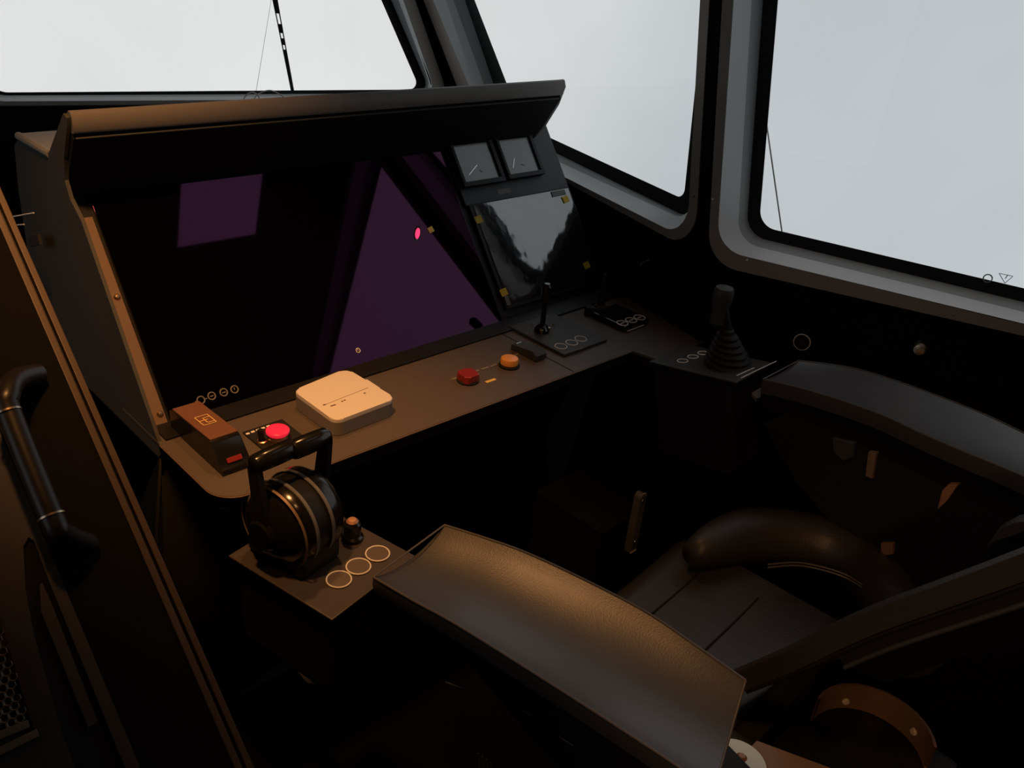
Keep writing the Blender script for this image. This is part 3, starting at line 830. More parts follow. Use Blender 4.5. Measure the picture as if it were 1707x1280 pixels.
# wall fittings
c = P3.px(1337, 570, -.002 * S3)
rg = thing('wall_socket_ring', P3.w(c), 'thin pale ring outline set in the black wall behind the right armrest', 'socket')
SF = frame(P3.w(c, -.003 * S3), P3.e1, P3.e2)
bm = bmesh.new(); torus(bm, .0165, .001, SF, 32, 6); obj('rim', bm, 'print', rg)
bm = bmesh.new(); lathe(bm, [(0, .002), (.0155, .002), (.0155, -.002)], SF, 28); obj('cover', bm, 'black', rg)
c = P3.px(1533, 582, -.02 * S3)
kb = thing('brass_stud', P3.w(c), 'small round brass knob on the black wall under the right window', 'knob')
KF = frame(P3.w(c, 0), P3.e1, P3.e2) @ Matrix.Scale(-S3, 4, (0, 0, 1))
bm = bmesh.new(); lathe(bm, [(.006, 0), (.0055, .012), (.0115, .016), (.0125, .022), (.010, .028), (0, .030)], KF, 24); obj('knob_head', bm, 'brass', kb)
bm = bmesh.new(); lathe(bm, [(.013, 0), (.013, .003), (.006, .004)], KF, 24); obj('rose', bm, 'gloss', kb)
c = P2.px(1075, 438, -.01 * S2)
hk = thing('coat_hook', P2.w(c), 'small bent brass hook on the black wall under the middle window', 'hook')
pts = [P2.w(P2.px(*p_, -.018 * S2), -.018 * S2) for p_ in ((1068, 443), (1068.5, 440), (1073, 437), (1080, 434))]
bm = bmesh.new(); tube(bm, smooth_path(pts, 4), .0016, 8); obj('bent_wire', bm, 'brass', hk)
bm = bmesh.new(); tube(bm, [pts[-1], P2.w(P2.px(1080, 434, -.018 * S2), 0)], .0018, 8); obj('stud', bm, 'brass', hk)

# pull handle on the console body under the desk
ph = thing('pull_handle', (0, 0, 0), 'slim upright steel pull handle in the dark knee space', 'handle')
yk = .80
A = ony(1063, 823, yk); B = ony(1053, 914, yk)
ph.location = B
fmh = frame((A + B) / 2, (1, 0, 0), (0, 0, 1)); L = (A - B).length / 2
bm = bmesh.new(); prism(bm, roundpoly([Vector((-.010, -L)), Vector((.010, -L)), Vector((.010, L)), Vector((-.010, L))], [.004, .004, .0098, .0098], 6), -.006, .010, fmh, bev=.002); obj('plate', bm, 'grey', ph)
bm = bmesh.new(); tube(bm, [fmh @ Vector((.0095, -L * .97, .009)), fmh @ Vector((.0095, L * .9, .009)), fmh @ Vector((.006, L * 1.0, .009)), fmh @ Vector((-.004, L * 1.02, .009))], .0009, 6); obj('bright_edge', bm, 'white', ph)  # white line painting the light caught along the steel edge
for y_ in (-L * .62, L * .78):
    bm = bmesh.new(); lathe(bm, [(0, .0125), (.004, .0115), (.0045, .0095)], fmh @ Matrix.Translation((0, y_, 0)), 14); obj('screw', bm, 'steel', ph)
bm = bmesh.new(); bx(bm, (-.010, -L * .98, .0095), (.010, -L * .93, .0108), fmh, 0); obj('foot_plate', bm, 'white', ph)
bm = bmesh.new(); bx(bm, (A.x - .09, yk + .0065, 0), (A.x + .045, .99, .50), bev=.003); o = obj('pedestal_door', bm, 'wall', con)

# ------------------------------------------------------------------ operator chair
ch = thing('operator_chair', (1.08, .40, 0), 'black leather operator chair with two wide padded armrests', 'chair')


def pad(name, left, right, z0, z1, thick=.030, dish=.007, endround=0., front=None):
    """left/right: pixel polylines front to back on the pad's upper rim"""
    n = 24
    def samp(pl_, k):
        pts = smooth_path([Vector((p[0], p[1], 0)) for p in pl_], 8)
        t = k / n * (len(pts) - 1); i = min(int(t), len(pts) - 2); f = t - i
        return pts[i].lerp(pts[i + 1], f)
    def zz(k): return z0 + (z1 - z0) * math.sin(k / n * PI * .5)
    secs = []; rimL = []; rimR = []
    for k in range(n + 1):
        z = zz(k)
        a = samp(left, k); b = samp(right, k)
        A = onz(a.x, a.y, z); B = onz(b.x, b.y, z)
        if endround and k > n - 6:
            f = (k - (n - 6)) / 6
            mv = (A - B) * 0
        ring = [A + Vector((.003, 0, -thick)), A + Vector((-.001, 0, -.012)), A]
        for j in range(1, 12):
            t = j / 12
            ring.append(A.lerp(B, t) + Vector((0, 0, -dish * math.sin(PI * t) ** .8)))
        ring += [B, B + Vector((.001, 0, -.012)), B + Vector((-.003, 0, -thick))]
        secs.append(ring); rimL.append(A); rimR.append(B)
    bm = bmesh.new(); loft(bm, secs)
    o = obj(name, bm, 'pad', ch, sharp=40)
    bm = bmesh.new(); tube(bm, [p + Vector((0, 0, .0)) for p in rimL], .0016, 6); tube(bm, rimR, .0016, 6); tube(bm, [rimL[0], rimR[0]], .0014, 6); tube(bm, secs[-1][2:-2], .0016, 6)
    pp_ = obj('piping', bm, 'piping', o); pp_.matrix_parent_inverse = Matrix.Identity(4)
    # dark cushion body below
    bm = bmesh.new()
    s2 = []
    for s in secs:
        A, B = s[0], s[-1]
        d_ = (B - A) * .05
        s2.append([A + d_, A + d_ + Vector((0, 0, -.004)), A + d_ * 4 + Vector((0, 0, -.045)), B - d_ * 4 + Vector((0, 0, -.045)), B - d_ + Vector((0, 0, -.004)), B - d_])
    loft(bm, s2); obj('armrest_base', bm, 'black', ch)
    return secs


padL = pad('armrest', [(622, 962), (692, 1003), (761, 1041), (900, 1128), (1000, 1192), (1128, 1276), (1190, 1320)],
           [(741, 875), (810, 897), (877, 921), (972, 965), (1077, 1020), (1160, 1076), (1243, 1134)], .775, .795, dish=.017)
padR = pad('armrest', [(1272, 632), (1353, 652), (1458.5, 687), (1529, 719), (1600, 750), (1669, 778), (1760, 818)],
           [(1331, 601), (1413, 611.6), (1483, 631), (1564, 660), (1640, 690), (1704, 720), (1800, 766)], .85, .87, dish=.008)

# seat
ZS = .55
cf = frame((1.02, .43, ZS), (.995, .06, 0), (-.06, .995, 0))
bm = bmesh.new()


def seat_h(u, v): return -.014 * (1 - (2 * u - 1) ** 2) * (.4 + .6 * v) - .03 * max(0, (v - .86) / .14) ** 2


NX, NY = 20, 24; grid = []
for j in range(NY + 1):
    row = []
    for i in range(NX + 1):
        u = i / NX; v = j / NY
        row.append(bm.verts.new(cf @ Vector((-.19 + .42 * u, -.11 + .35 * v, seat_h(u, v)))))
    grid.append(row)
for j in range(NY):
    for i in range(NX): bm.faces.new((grid[j][i], grid[j][i + 1], grid[j + 1][i + 1], grid[j + 1][i]))
r = bmesh.ops.extrude_face_region(bm, geom=list(bm.faces), use_keep_orig=True)
for v in [g for g in r['geom'] if isinstance(g, bmesh.types.BMVert)]: v.co.z = ZS - .11
seat = obj('seat', bm, 'leather', ch, sharp=60)
for v in (.10, .43, .74):
    bm = bmesh.new(); tube(bm, [cf @ Vector((-.15 + .33 * u / 10, -.11 + .35 * v, seat_h((.04 + .33 / .42 * u / 10), v) + .0004)) for u in range(11)], .0022, 6)
    s_ = obj('seam', bm, 'thread', seat); s_.matrix_parent_inverse = Matrix.Identity(4)
# bolsters
sp = [onz(*p_, .585) for p_ in ((1150, 925), (1245, 893), (1365, 905), (1440, 948), (1490, 1015), (1520, 1090))]
bm = bmesh.new(); tube(bm, smooth_path(sp, 5), [.012 + .040 * math.sin(PI * min(.5, .06 + .075 * k)) for k in range(26)], 20); bol = obj('side_bolster', bm, 'leather', ch, sharp=70)
for k, off in enumerate((0, 5)):
    pth = smooth_path([onz(*p_, .605 - .003 * k) for p_ in ((1280, 941 + off), (1335, 938 + off), (1400, 954 + off), (1440, 977 + off), (1466, 1006 + off))], 5)
    bm = bmesh.new(); tube(bm, pth, .0016, 6); s_ = obj('seam', bm, 'piping', bol); s_.matrix_parent_inverse = Matrix.Identity(4)
bm = bmesh.new(); tube(bm, smooth_path([cf @ Vector((-.20, .22, -.01)), cf @ Vector((-.205, .0, .03)), cf @ Vector((-.205, -.2, .035))], 5), [.03, .034, .038, .04, .042, .044, .045, .045, .045, .045, .044], 16); obj('side_bolster', bm, 'leather', ch, sharp=70)
# backrest: extruded slab, left edge follows the photograph
xb = .90
A0 = onx(1300, 1085, xb); A1 = onx(1367, 1051, xb); A2 = onx(1458, 1009, xb); A3 = onx(1707, 914, xb)
dirb = (A3 - A0).normalized()
A4 = A3 + dirb * .22
nb = Vector((0, dirb.z, -dirb.y)).normalized()       # front side of the backrest
if nb.y < 0: nb = -nb
XV = Vector((1, 0, 0))
bpath = smooth_path([A0 - dirb * .18, A0, A1, A2, A3, A4], 4)
front = [(0, -.004), (.008, .0), (.022, -.004), (.05, -.04), (.12, -.066), (.21, -.08), (.32, -.088), (.40, -.090), (.415, -.096), (.415, -.125), (.0, -.030)]
bm = bmesh.new()
loft(bm, [[p_ + XV * a + nb * b for a, b in front] for p_ in bpath])
bk = obj('backrest', bm, 'leather', ch, sharp=50)


def sub(o, par):
    o.matrix_parent_inverse = Matrix.Identity(4); return o


bm = bmesh.new(); tube(bm, [p_ - nb * .051 - XV * .001 for p_ in bpath[8:]], .0030, 8); sub(obj('shell_edge', bm, 'fascia', bk), bk)
bm = bmesh.new(); tube(bm, [p_ - nb * .033 - XV * .0005 for p_ in bpath[2:]], .0022, 8); sub(obj('seam', bm, 'thread', bk), bk)
bm = bmesh.new()
loft(bm, [[p_ + XV * .001 - nb * .034, p_ + XV * .41 - nb * .124, p_ + XV * .38 - nb * .155, p_ + XV * .05 - nb * .10, p_ + XV * .0 - nb * .05] for p_ in bpath[8:]])
sub(obj('back_shell', bm, 'black', bk), bk)
# chair pedestal and base frame
bm = bmesh.new(); lathe(bm, [(0, 0), (.22, 0), (.22, .02), (.07, .05), (.06, .34), (.11, .40), (.11, .44), (0, .44)], Matrix.Translation((1.05, .40, 0)), 32); obj('pedestal', bm, 'black', ch)
bm = bmesh.new(); bx(bm, (.80, .20, .40), (1.30, .58, .44), bev=.01); obj('seat_frame', bm, 'black', ch)
# armrest side supports
bm = bmesh.new(); prism(bm, [Vector(p_) for p_ in ((.20, .52), (.20, .72), (.30, .745), (.62, .73), (.70, .70), (.66, .62), (.42, .56))], .655, .72, FYZ, bev=.006); obj('armrest_support', bm, 'black', ch)
bm = bmesh.new(); prism(bm, [Vector(p_) for p_ in ((.16, .52), (.16, .80), (.60, .805), (.64, .76), (.55, .68), (.36, .58))], 1.38, 1.43, FYZ, bev=.006); obj('armrest_support', bm, 'black', ch)
# curved metal guard below the backrest (upright half ring, hollow side towards the viewer)
gz = .60; gc = Vector((1.027, .201, gz)); gr_ = .0785
GM = Matrix.Translation(gc)
bm = bmesh.new(); lathe(bm, [(gr_, -.047), (gr_, 0), (gr_ + .004, 0), (gr_ + .004, -.047), (gr_, -.047)], GM, 48, math.radians(-62), math.radians(98))
gd_ = obj('pivot_guard', bm, 'guard', ch, label='curved brass coloured guard band with two screws')
for px_, py_ in ((1410, 1169), (1523, 1219)):
    d_ = ray(px_, py_); a_ = d_.x ** 2 + d_.y ** 2; ox, oy = CAM.x - gc.x, CAM.y - gc.y
    b_ = 2 * (ox * d_.x + oy * d_.y); c_ = ox * ox + oy * oy - gr_ * gr_
    t_ = (-b_ + math.sqrt(b_ * b_ - 4 * a_ * c_)) / (2 * a_)
    sp_ = CAM + d_ * t_; nr_ = Vector((gc.x - sp_.x, gc.y - sp_.y, 0)).normalized()
    bm = bmesh.new(); lathe(bm, [(0, .003), (.0022, .0035), (.0045, .003), (.0056, .0015), (.006, 0)], frame(sp_, Vector((0, 0, 1)).cross(nr_), (0, 0, 1)) if True else None, 18)
    sub(obj('screw', bm, 'white', gd_), gd_)
bm = bmesh.new(); lathe(bm, [(0, -.09), (.060, -.09), (.060, -.062), (.052, -.054), (0, -.054)], Matrix.Translation(gc + Vector((-.006, -.004, 0))), 32); obj('pivot_boss', bm, 'black', ch)
bm = bmesh.new(); lathe(bm, [(0, -.048), (.010, -.049), (.012, -.054)], Matrix.Translation(gc + Vector((-.006, -.02, 0))), 20); obj('pivot_cap', bm, 'grey', ch)
bm = bmesh.new(); bx(bm, (.93, .10, .42), (1.12, .30, .552), bev=.01); obj('rear_bracket', bm, 'black', ch)
# brass corner disc behind the left armrest
zc = .70
dc2 = onz(1228, 1275, zc)
QF = frame(dc2, (1, 0, 0), (0, 1, 0))
rq = (onz(1276, 1275, zc) - dc2).length
bm = bmesh.new(); lathe(bm, [(0, .004), (rq - .001, .004), (rq, .003), (rq, -.004)], QF, 40); dq_ = obj('hinge_disc', bm, 'brass', ch, label='round satin metal hinge disc with a screw')
pq = onz(1236, 1262, zc + .004)
bm = bmesh.new(); lathe(bm, [(0, .0035), (.004, .003), (.0068, 0)], Matrix.Translation(pq), 18); s_ = obj('screw', bm, 'copper', dq_); s_.matrix_parent_inverse = Matrix.Identity(4)
hp = [onz(*p_, zc - .004) for p_ in ((1262, 1233), (1400, 1284), (1420, 1330), (1200, 1330), (1205, 1290))]
bm = bmesh.new(); prism(bm, [Vector((p_.x, p_.y)) for p_ in hp], zc - .012, zc - .005, bev=.001); obj('hinge_plate', bm, 'bronze', ch)
# adjuster tabs under the right armrest
for poly, x_, m_, lb in ((((1447, 754), (1460, 756), (1454, 798), (1442, 794)), 1.372, 'bronze', None), (((1580, 808), (1597, 808), (1578, 836), (1562, 850), (1570, 818)), 1.372, 'copper', None),
                         (((1387, 730), (1423, 740), (1422, 762), (1405, 768), (1390, 755)), 1.372, 'fascia', None), (((1468, 906), (1489, 906), (1488, 924), (1476, 926), (1468, 920)), 1.372, 'copper', None)):
    pts = [onx(*p_, x_) for p_ in poly]
    bm = bmesh.new(); prism(bm, [Vector((p_.y, p_.z)) for p_ in pts], x_ + .012, x_, FYZ, bev=.0015); obj('adjuster_tab', bm, m_, ch)
# belt buckle at the right edge
pts = [onx(*p_, 1.30) for p_ in ((1645, 911), (1662, 884), (1690, 870), (1725, 868), (1725, 880), (1690, 892))]
bm = bmesh.new(); prism(bm, [Vector((p_.y, p_.z)) for p_ in pts], 1.33, 1.30, FYZ, bev=.003); obj('recline_lever', bm, 'fascia', ch)
# latch hardware below the left armrest
pts = [onx(*p_, .60) for p_ in ((480, 1090), (512, 1118), (540, 1118), (562, 1142), (556, 1152), (512, 1140), (492, 1116))]
bm = bmesh.new(); prism(bm, [Vector((p_.y, p_.z)) for p_ in pts], .625, .60, FYZ, bev=.003); obj('cable_connector', bm, 'grey', ch)
for a, b in (((743, 1137), (778, 1151)), ((839, 1187), (852, 1192)), ((871, 1185), (886, 1192)), ((932, 1227), (956, 1243))):
    bm = bmesh.new(); tube(bm, [onx(*a, .653), onx(*b, .653)], .0012, 6); obj('edge_bead', bm, 'grey', ch)
for k in range(4):
    bm = bmesh.new(); a = onx(797 + 7 * k, 1256 + 5 * k, .653); b = onx(800 + 7 * k, 1292, .653); tube(bm, [a, b], .0016, 6); obj('spring_coil', bm, 'grey', ch)

# ------------------------------------------------------------------ left control pod with throttle
yaw = math.radians(12)
fw = Vector((-math.sin(yaw), math.cos(yaw), 0)); rt_ = Vector((math.cos(yaw), math.sin(yaw), 0))
ZP = .735
A = onz(390, 932, ZP)
LP = frame(A, rt_, fw)                        # origin near-left outer corner, y forward (negative = towards the chair)
cL = [onz(*p_, ZP) for p_ in ((390, 932), (452, 896), (650, 890), (575, 1012))]
pd = thing('control_pod', (A.x + .07, A.y - .07, ZP), 'dark control pod with three pale ringed keys in front of the near armrest', 'control pod')
wL, dL = .168, .185
bm = bmesh.new(); bx(bm, (0, -dL, -.004), (wL, .012, 0), LP, .002); obj('top_plate', bm, 'pod', pd)
bm = bmesh.new(); bx(bm, (.006, -dL + .006, -.15), (wL - .006, .004, -.004), LP, .012, 3); obj('housing', bm, 'black', pd)
for px_, py_ in ((565, 965), (597.5, 943.5), (629.5, 922)):
    c = onz(px_, py_, ZP + .002)
    ring_icon(pd, Matrix.Translation((0, 0, ZP + .0016)), c.x, c.y, .0168, 'white', None, .0011, 'button_ring')
    bm = bmesh.new(); lathe(bm, [(0, .0018), (.0155, .0015), (.016, 0)], Matrix.Translation((c.x, c.y, ZP)), 28); obj('key', bm, 'desk', pd)
c = onz(587, 898, ZP)
kn = thing('rotary_control', (c.x, c.y, ZP), 'black upright knob with a bright worn tip beside the throttle', 'knob')
T = Matrix.Translation((c.x, c.y, ZP))
bm = bmesh.new(); lathe(bm, [(0, 0), (.0155, 0), (.016, .006), (.013, .009), (.0128, .028), (.0095, .032), (.009, .0322)], T, 24); obj('cap', bm, 'gloss', kn)
bm = bmesh.new(); lathe(bm, [(0, .036), (.006, .0352), (.0088, .032), (.0088, .030)], T, 20); obj('tip', bm, 'copper', kn)
for a in ((574, 992), (606, 977)):
    c = onz(*a, ZP - .006); bm = bmesh.new(); bx(bm, (-.009, -.006, -.012), (.009, .006, .0), frame((c.x, c.y, ZP - .004), rt_, fw), .002); obj('clip', bm, 'bronze', pd)

# throttle: drum with axis across the pod
th = thing('throttle_lever', (.5, .9, ZP), 'black twin throttle head with two levers joined by inward hand grips', 'throttle')
dcx = onz(489, 861, ZP + .064)
TD = frame(dcx, fw, Z)                        # z axis = fw x Z = right
RD = .063
TD2 = TD
ax_ = TD2.to_3x3() @ Vector((0, 0, 1))
hw = .040
bm = bmesh.new(); lathe(bm, [(0, -hw - .016), (RD * .3, -hw - .0145), (RD * .55, -hw - .010), (RD * .78, -hw - .001), (RD * .93, -hw + .010), (RD, -hw + .022), (RD, -.013)], TD2, 48)
lathe(bm, [(RD, .012), (RD, hw - .012), (RD * .97, hw - .006), (RD * .84, hw + .004), (RD * .45, hw + .010), (0, hw + .010)], TD2, 48); obj('drum', bm, 'gloss', th)
bm = bmesh.new(); lathe(bm, [(RD * .96, -.013), (RD * .96, .012)], TD2, 48); obj('drum_core', bm, 'black', th)
for z_ in (-.0155, .0135):
    bm = bmesh.new(); lathe(bm, [(RD * 1.0, z_ - .0028), (RD * 1.02, z_ - .0022), (RD * 1.02, z_ + .0022), (RD * 1.0, z_ + .0028)], TD2, 48); obj('scale_band', bm, 'grey', th)
bm = bmesh.new(); lathe(bm, [(RD * .98, -hw + .003), (RD * 1.005, -hw + .006)], TD2, 48); obj('rim_line', bm, 'bronze', th)
bm = bmesh.new(); bx(bm, (-.055, -RD, -.038), (.055, -RD * .35, .038), TD2, .012, 3); obj('base', bm, 'black', th)
for sgn, p_top, p_out, p_in in ((-1, None, (424, 774), (487, 746)), (1, None, (543, 727), (487, 751))):
    # grip endpoints on a plane at lever radius
    cen = dcx + ax_ * (sgn * (hw + .014))
    zt_ = dcx.z + RD + .042
    Gout = onz(*p_out, zt_); Gin = onz(*p_in, zt_)
    base_ = dcx + ax_ * (sgn * (hw + .013))
    bm = bmesh.new()
    mid = Gout + Vector((0, 0, -.004))
    foot = base_ + Vector((0, 0, RD * .35))
    secs = []
    for k in range(7):
        p_ = foot.lerp(mid, k / 6); w_ = .012 - .003 * k / 6
        secs.append([p_ + fw * w_ * sx - ax_ * .0045 * sy for sx, sy in ((1, 1), (1, -1), (-1, -1), (-1, 1))])
    loft(bm, secs)
    lv = obj('lever', bm, 'black', th, sharp=30)
    gd = (Gin - Gout).normalized(); L_ = (Gin - Gout).length
    pth = [Gout - gd * .006, Gout - gd * .004, Gout, Gout.lerp(Gin, .3), Gout.lerp(Gin, .6), Gout.lerp(Gin, .92), Gin, Gin + gd * .001]
    bm = bmesh.new(); tube(bm, pth, [.004, .010, .0128, .0138, .0142, .0138, .0125, .006], 20); g_ = obj('grip', bm, 'gloss', lv, sharp=50); g_.matrix_parent_inverse = Matrix.Identity(4)
    bm = bmesh.new(); lathe(bm, [(0, -.008), (.020, -.008), (.024, -.003), (.024, .004), (0, .004)], frame(base_, fw, Z), 28); g_ = obj('hub', bm, 'gloss', lv); g_.matrix_parent_inverse = Matrix.Identity(4)

# ------------------------------------------------------------------ right control pod with joystick
A = Vector((1.334, .884, .80)); B = Vector((1.47, .89, .80)); C = Vector((1.3585, .695, .835))
RP = frame(A, B - A, C - A)                    # y runs back towards the armrest
if (RP.to_3x3() @ Vector((0, 0, 1))).z < 0:
    RP = RP @ Matrix.Diagonal((1, 1, -1, 1))
w_, d_ = (B - A).length, (C - A).length
rp = thing('control_pod', (A + C) / 2, 'black control pod with three ringed keys in front of the far armrest', 'control pod')
bm = bmesh.new(); bx(bm, (0, 0, -.004), (w_, d_, 0), RP, .0015); obj('top_plate', bm, 'fascia', rp)
bm = bmesh.new(); bx(bm, (.001, .001, -.012), (w_ - .001, d_ - .001, -.006), RP, .0015); obj('rim', bm, 'gloss', rp)
bm = bmesh.new(); bx(bm, (.006, .006, -.20), (w_ - .006, d_ - .006, -.008), RP, .01, 3); obj('housing', bm, 'black', rp)
RPi = RP.inverted(); RN = RP.to_3x3() @ Vector((0, 0, 1))


def onrp(px_, py_, h=0):
    p_ = onpl(px_, py_, A + RN * h, RN); return RPi @ p_


for px_, py_ in ((1138, 601), (1155, 594), (1172, 588)):
    q_ = onrp(px_, py_, .001); ring_icon(rp, RP @ Matrix.Translation((0, 0, .0006)), q_.x, q_.y, .0105, 'print', None, .0009, 'button_ring')
for a, b in (((1228, 626), (1257, 613)), ((1235, 630), (1294, 602)),):
    p1, p2 = onrp(*a, .001), onrp(*b, .001); bm = bmesh.new(); tube(bm, [RP @ p1, RP @ p2], .0009, 6); obj('printed_line', bm, 'print', rp)
pts = [onz(*p_, .79) for p_ in ((1248, 650), (1272, 636), (1268, 662), (1262, 664))]
bm = bmesh.new(); prism(bm, [Vector((p_.x, p_.y)) for p_ in pts], .782, .79, bev=.001); obj('bracket', bm, 'grey', rp)
q_ = onrp(1215, 607, 0)
js = thing('joystick', RP @ q_, 'black joystick with ribbed rubber bellows on the far armrest pod', 'joystick')
JM = Matrix.Translation(RP @ q_) @ RP.to_3x3().to_4x4()
JM = frame(RP @ q_, (1, 0, 0), (0, 1, 0))
prof = [(.047, -.006), (.047, .002)]
for k in range(6):
    r0 = .047 - .0052 * k; z0 = .002 + .0105 * k
    prof += [(r0, z0), (r0 + .0008, z0 + .003), (r0 - .001, z0 + .0055), (r0 - .0065, z0 + .0085)]
prof += [(.014, .070), (.011, .072), (0, .072)]
kt = onpl(1208, 482, RP @ q_, Vector((ray(1208, 482).x, ray(1208, 482).y, 0)).normalized())
hk_ = kt.z - (RP @ q_).z
off = kt - (RP @ q_); off.z = 0
bm = bmesh.new(); lathe(bm, prof, Matrix.Identity(4), 40)
for v in bm.verts: v.co = JM @ (v.co + off * max(0, v.co.z) / hk_)
obj('bellows', bm, 'seal', js, sharp=25)
bm = bmesh.new(); tube(bm, [JM @ (Vector((0, 0, .066)) + off * .066 / hk_), JM @ (Vector((0, 0, hk_ - .02)) + off)], [.010, .009], 16); obj('stick', bm, 'black', js)
bm = bmesh.new(); kp = Matrix.Translation((RP @ q_) + off)
lathe(bm, [(.010, hk_ - .075), (.0155, hk_ - .068), (.0145, hk_ - .04), (.0185, hk_ - .022), (.0190, hk_ - .004), (.0165, hk_ + .003), (0, hk_ + .004)], kp, 28); obj('knob', bm, 'fascia', js)

# ------------------------------------------------------------------ left inclined cabinet with grab rail
LB = math.radians(48)
LD = Vector((0, math.sin(LB), math.cos(LB))); LN = Vector((0, -math.cos(LB), math.sin(LB)))
L0 = CAM + ray(290, 1000) * (.28 / ray(290, 1000).x)
L0 = Vector((0, L0.y, L0.z))
LF = frame(L0, (1, 0, 0), LD)


def onl(px_, py_, h=0):
    p_ = onpl(px_, py_, L0 + LN * h, LN) - L0; return Vector((p_.x, p_.dot(LD)))


cb = thing('inclined_cabinet', (.1, .85, 0), 'dark cabinet with sloping front, bronze edge strips and a mesh grille at the lower left', 'cabinet')
# body below the slope
p0 = L0 + LD * -.35; p1 = L0 + LD * .50
prof = [(p0.y, p0.z), (p1.y, p1.z), (p1.y + .10, p1.z), (p1.y + .10, 0), (p0.y, 0)]
bm = bmesh.new(); prism(bm, [Vector(p_) for p_ in prof], -.30, .268, FYZ); obj('body', bm, 'under', cb)
# right black beam
bm = bmesh.new(); bx(bm, (.19, -.35, .0), (.268, .50, .004), LF, .001); obj('front_panel', bm, 'wall', cb)
# bronze edge strips
for x0, x1, h in ((.2675, .2745, .006), (.2795, .2865, .0)):
    bm = bmesh.new(); bx(bm, (x0, -.40 + (.0 if x0 < .275 else .12), h - .012), (x1, .55, h), LF, .001); obj('edge_strip', bm, 'strip', cb)
bm = bmesh.new(); bx(bm, (.268, -.40, -.014), (.2865, .55, -.010), LF, 0); obj('edge_channel', bm, 'black', cb)
# taupe panel on the left with slot
slot = [onl(*p_) for p_ in ((38, 912), (47, 897), (56, 903), (80, 968), (212, 1290), (128, 1290), (103, 1225), (55, 1056), (42, 985))]
out_ = [Vector((-.30, -.35)), Vector((.190, -.35)), Vector((.190, .50)), Vector((-.30, .50))]
bm = bmesh.new(); es = []
# left panel polygon going round the slot (slot opens at the lower edge)
sl_ = [p_ for p_ in slot]
lo_ = min(p_.y for p_ in slot)
loop = [Vector((-.30, lo_)), sl_[5], sl_[6], sl_[7], sl_[8], sl_[0], sl_[1], sl_[2], sl_[3], sl_[4], Vector((.190, lo_)), Vector((.190, .50)), Vector((-.30, .50))]
vs = [bm.verts.new(LF @ Vector((p_.x, p_.y, .004))) for p_ in loop]
es = [bm.edges.new((vs[i], vs[(i + 1) % len(vs)])) for i in range(len(vs))]
bmesh.ops.triangle_fill(bm, use_beauty=True, edges=es)
r = bmesh.ops.extrude_face_region(bm, geom=list(bm.faces), use_keep_orig=True)
for v in [g for g in r['geom'] if isinstance(g, bmesh.types.BMVert)]: v.co -= LN * .004
obj('taupe_panel', bm, 'brown', cb, sharp=20)
bar = [onl(*p_, .001) for p_ in ((66, 975), (70, 972), (85, 1005), (162, 1203), (147, 1213), (68, 1020))]
bm = bmesh.new(); prism(bm, bar, .0, .003, LF); obj('slot_bar', bm, 'brown', cb)
# grille with hexagon mesh
gr = thing('speaker_grille', LF @ Vector((.12, -.02, .004)), 'hexagon mesh grille with two bronze strips in the bottom left corner', 'grille')
g0 = onl(0, 1060, .006); g1 = onl(46, 1210, .006)
gx1 = onl(46, 1205, .006).x - .004
edge = [onl(*p_, .006) for p_ in ((0, 1030), (6, 1035), (68, 1225), (60, 1228))]
bm = bmesh.new(); prism(bm, edge, .004, .008, LF); obj('edge_trim', bm, 'maroon', gr)
area = [onl(*p_, .005) for p_ in ((-60, 1010), (0, 1045), (46, 1205), (-60, 1252))]
bm = bmesh.new(); prism(bm, area, .0042, .0048, LF); obj('backing', bm, 'seal', gr)


def inside(p_, poly):
    c_ = False; n_ = len(poly)
    for i in range(n_):
        a, b = poly[i], poly[i - 1]
        if (a.y > p_.y) != (b.y > p_.y) and p_.x < (b.x - a.x) * (p_.y - a.y) / (b.y - a.y) + a.x: c_ = not c_
    return c_


bm = bmesh.new(); s_ = .0042
xs = [p_.x for p_ in area]; ys = [p_.y for p_ in area]
j = 0; y_ = min(ys)
while y_ < max(ys):
    x_ = min(xs) + (s_ * math.sqrt(3) / 2 if j % 2 else 0)
    while x_ < max(xs):
        if inside(Vector((x_, y_)), area):
            hx = [Vector((x_ + s_ * .96 * math.cos(PI / 6 + PI / 3 * k), y_ + s_ * .96 * math.sin(PI / 6 + PI / 3 * k))) for k in range(6)]
            hi = [Vector((x_ + s_ * .74 * math.cos(PI / 6 + PI / 3 * k), y_ + s_ * .74 * math.sin(PI / 6 + PI / 3 * k))) for k in range(6)]
            a = [bm.verts.new(LF @ Vector((p_.x, p_.y, .0062))) for p_ in hx]; b = [bm.verts.new(LF @ Vector((p_.x, p_.y, .0056))) for p_ in hi]
            for k in range(6): bm.faces.new((a[k], a[(k + 1) % 6], b[(k + 1) % 6], b[k]))
        x_ += s_ * math.sqrt(3)
    y_ += s_ * 1.5; j += 1
obj('hexagon_mesh', bm, 'hex', gr)
for a, b in (((-20, 1234), (48, 1206)), ((-20, 1262), (63, 1221))):
    A_, B_ = onl(*a, .006), onl(*b, .006); m_ = (A_ + B_) / 2; L_ = (B_ - A_).length / 2
    ff = LF @ Matrix.Translation((m_.x, m_.y, .004)) @ Matrix.Rotation(math.atan2((B_ - A_).y, (B_ - A_).x), 4, 'Z')
    bm = bmesh.new(); bx(bm, (-L_, -.0035, 0), (L_, .0035, .005), ff, .0008); obj('bronze_strip', bm, 'bronze', gr)
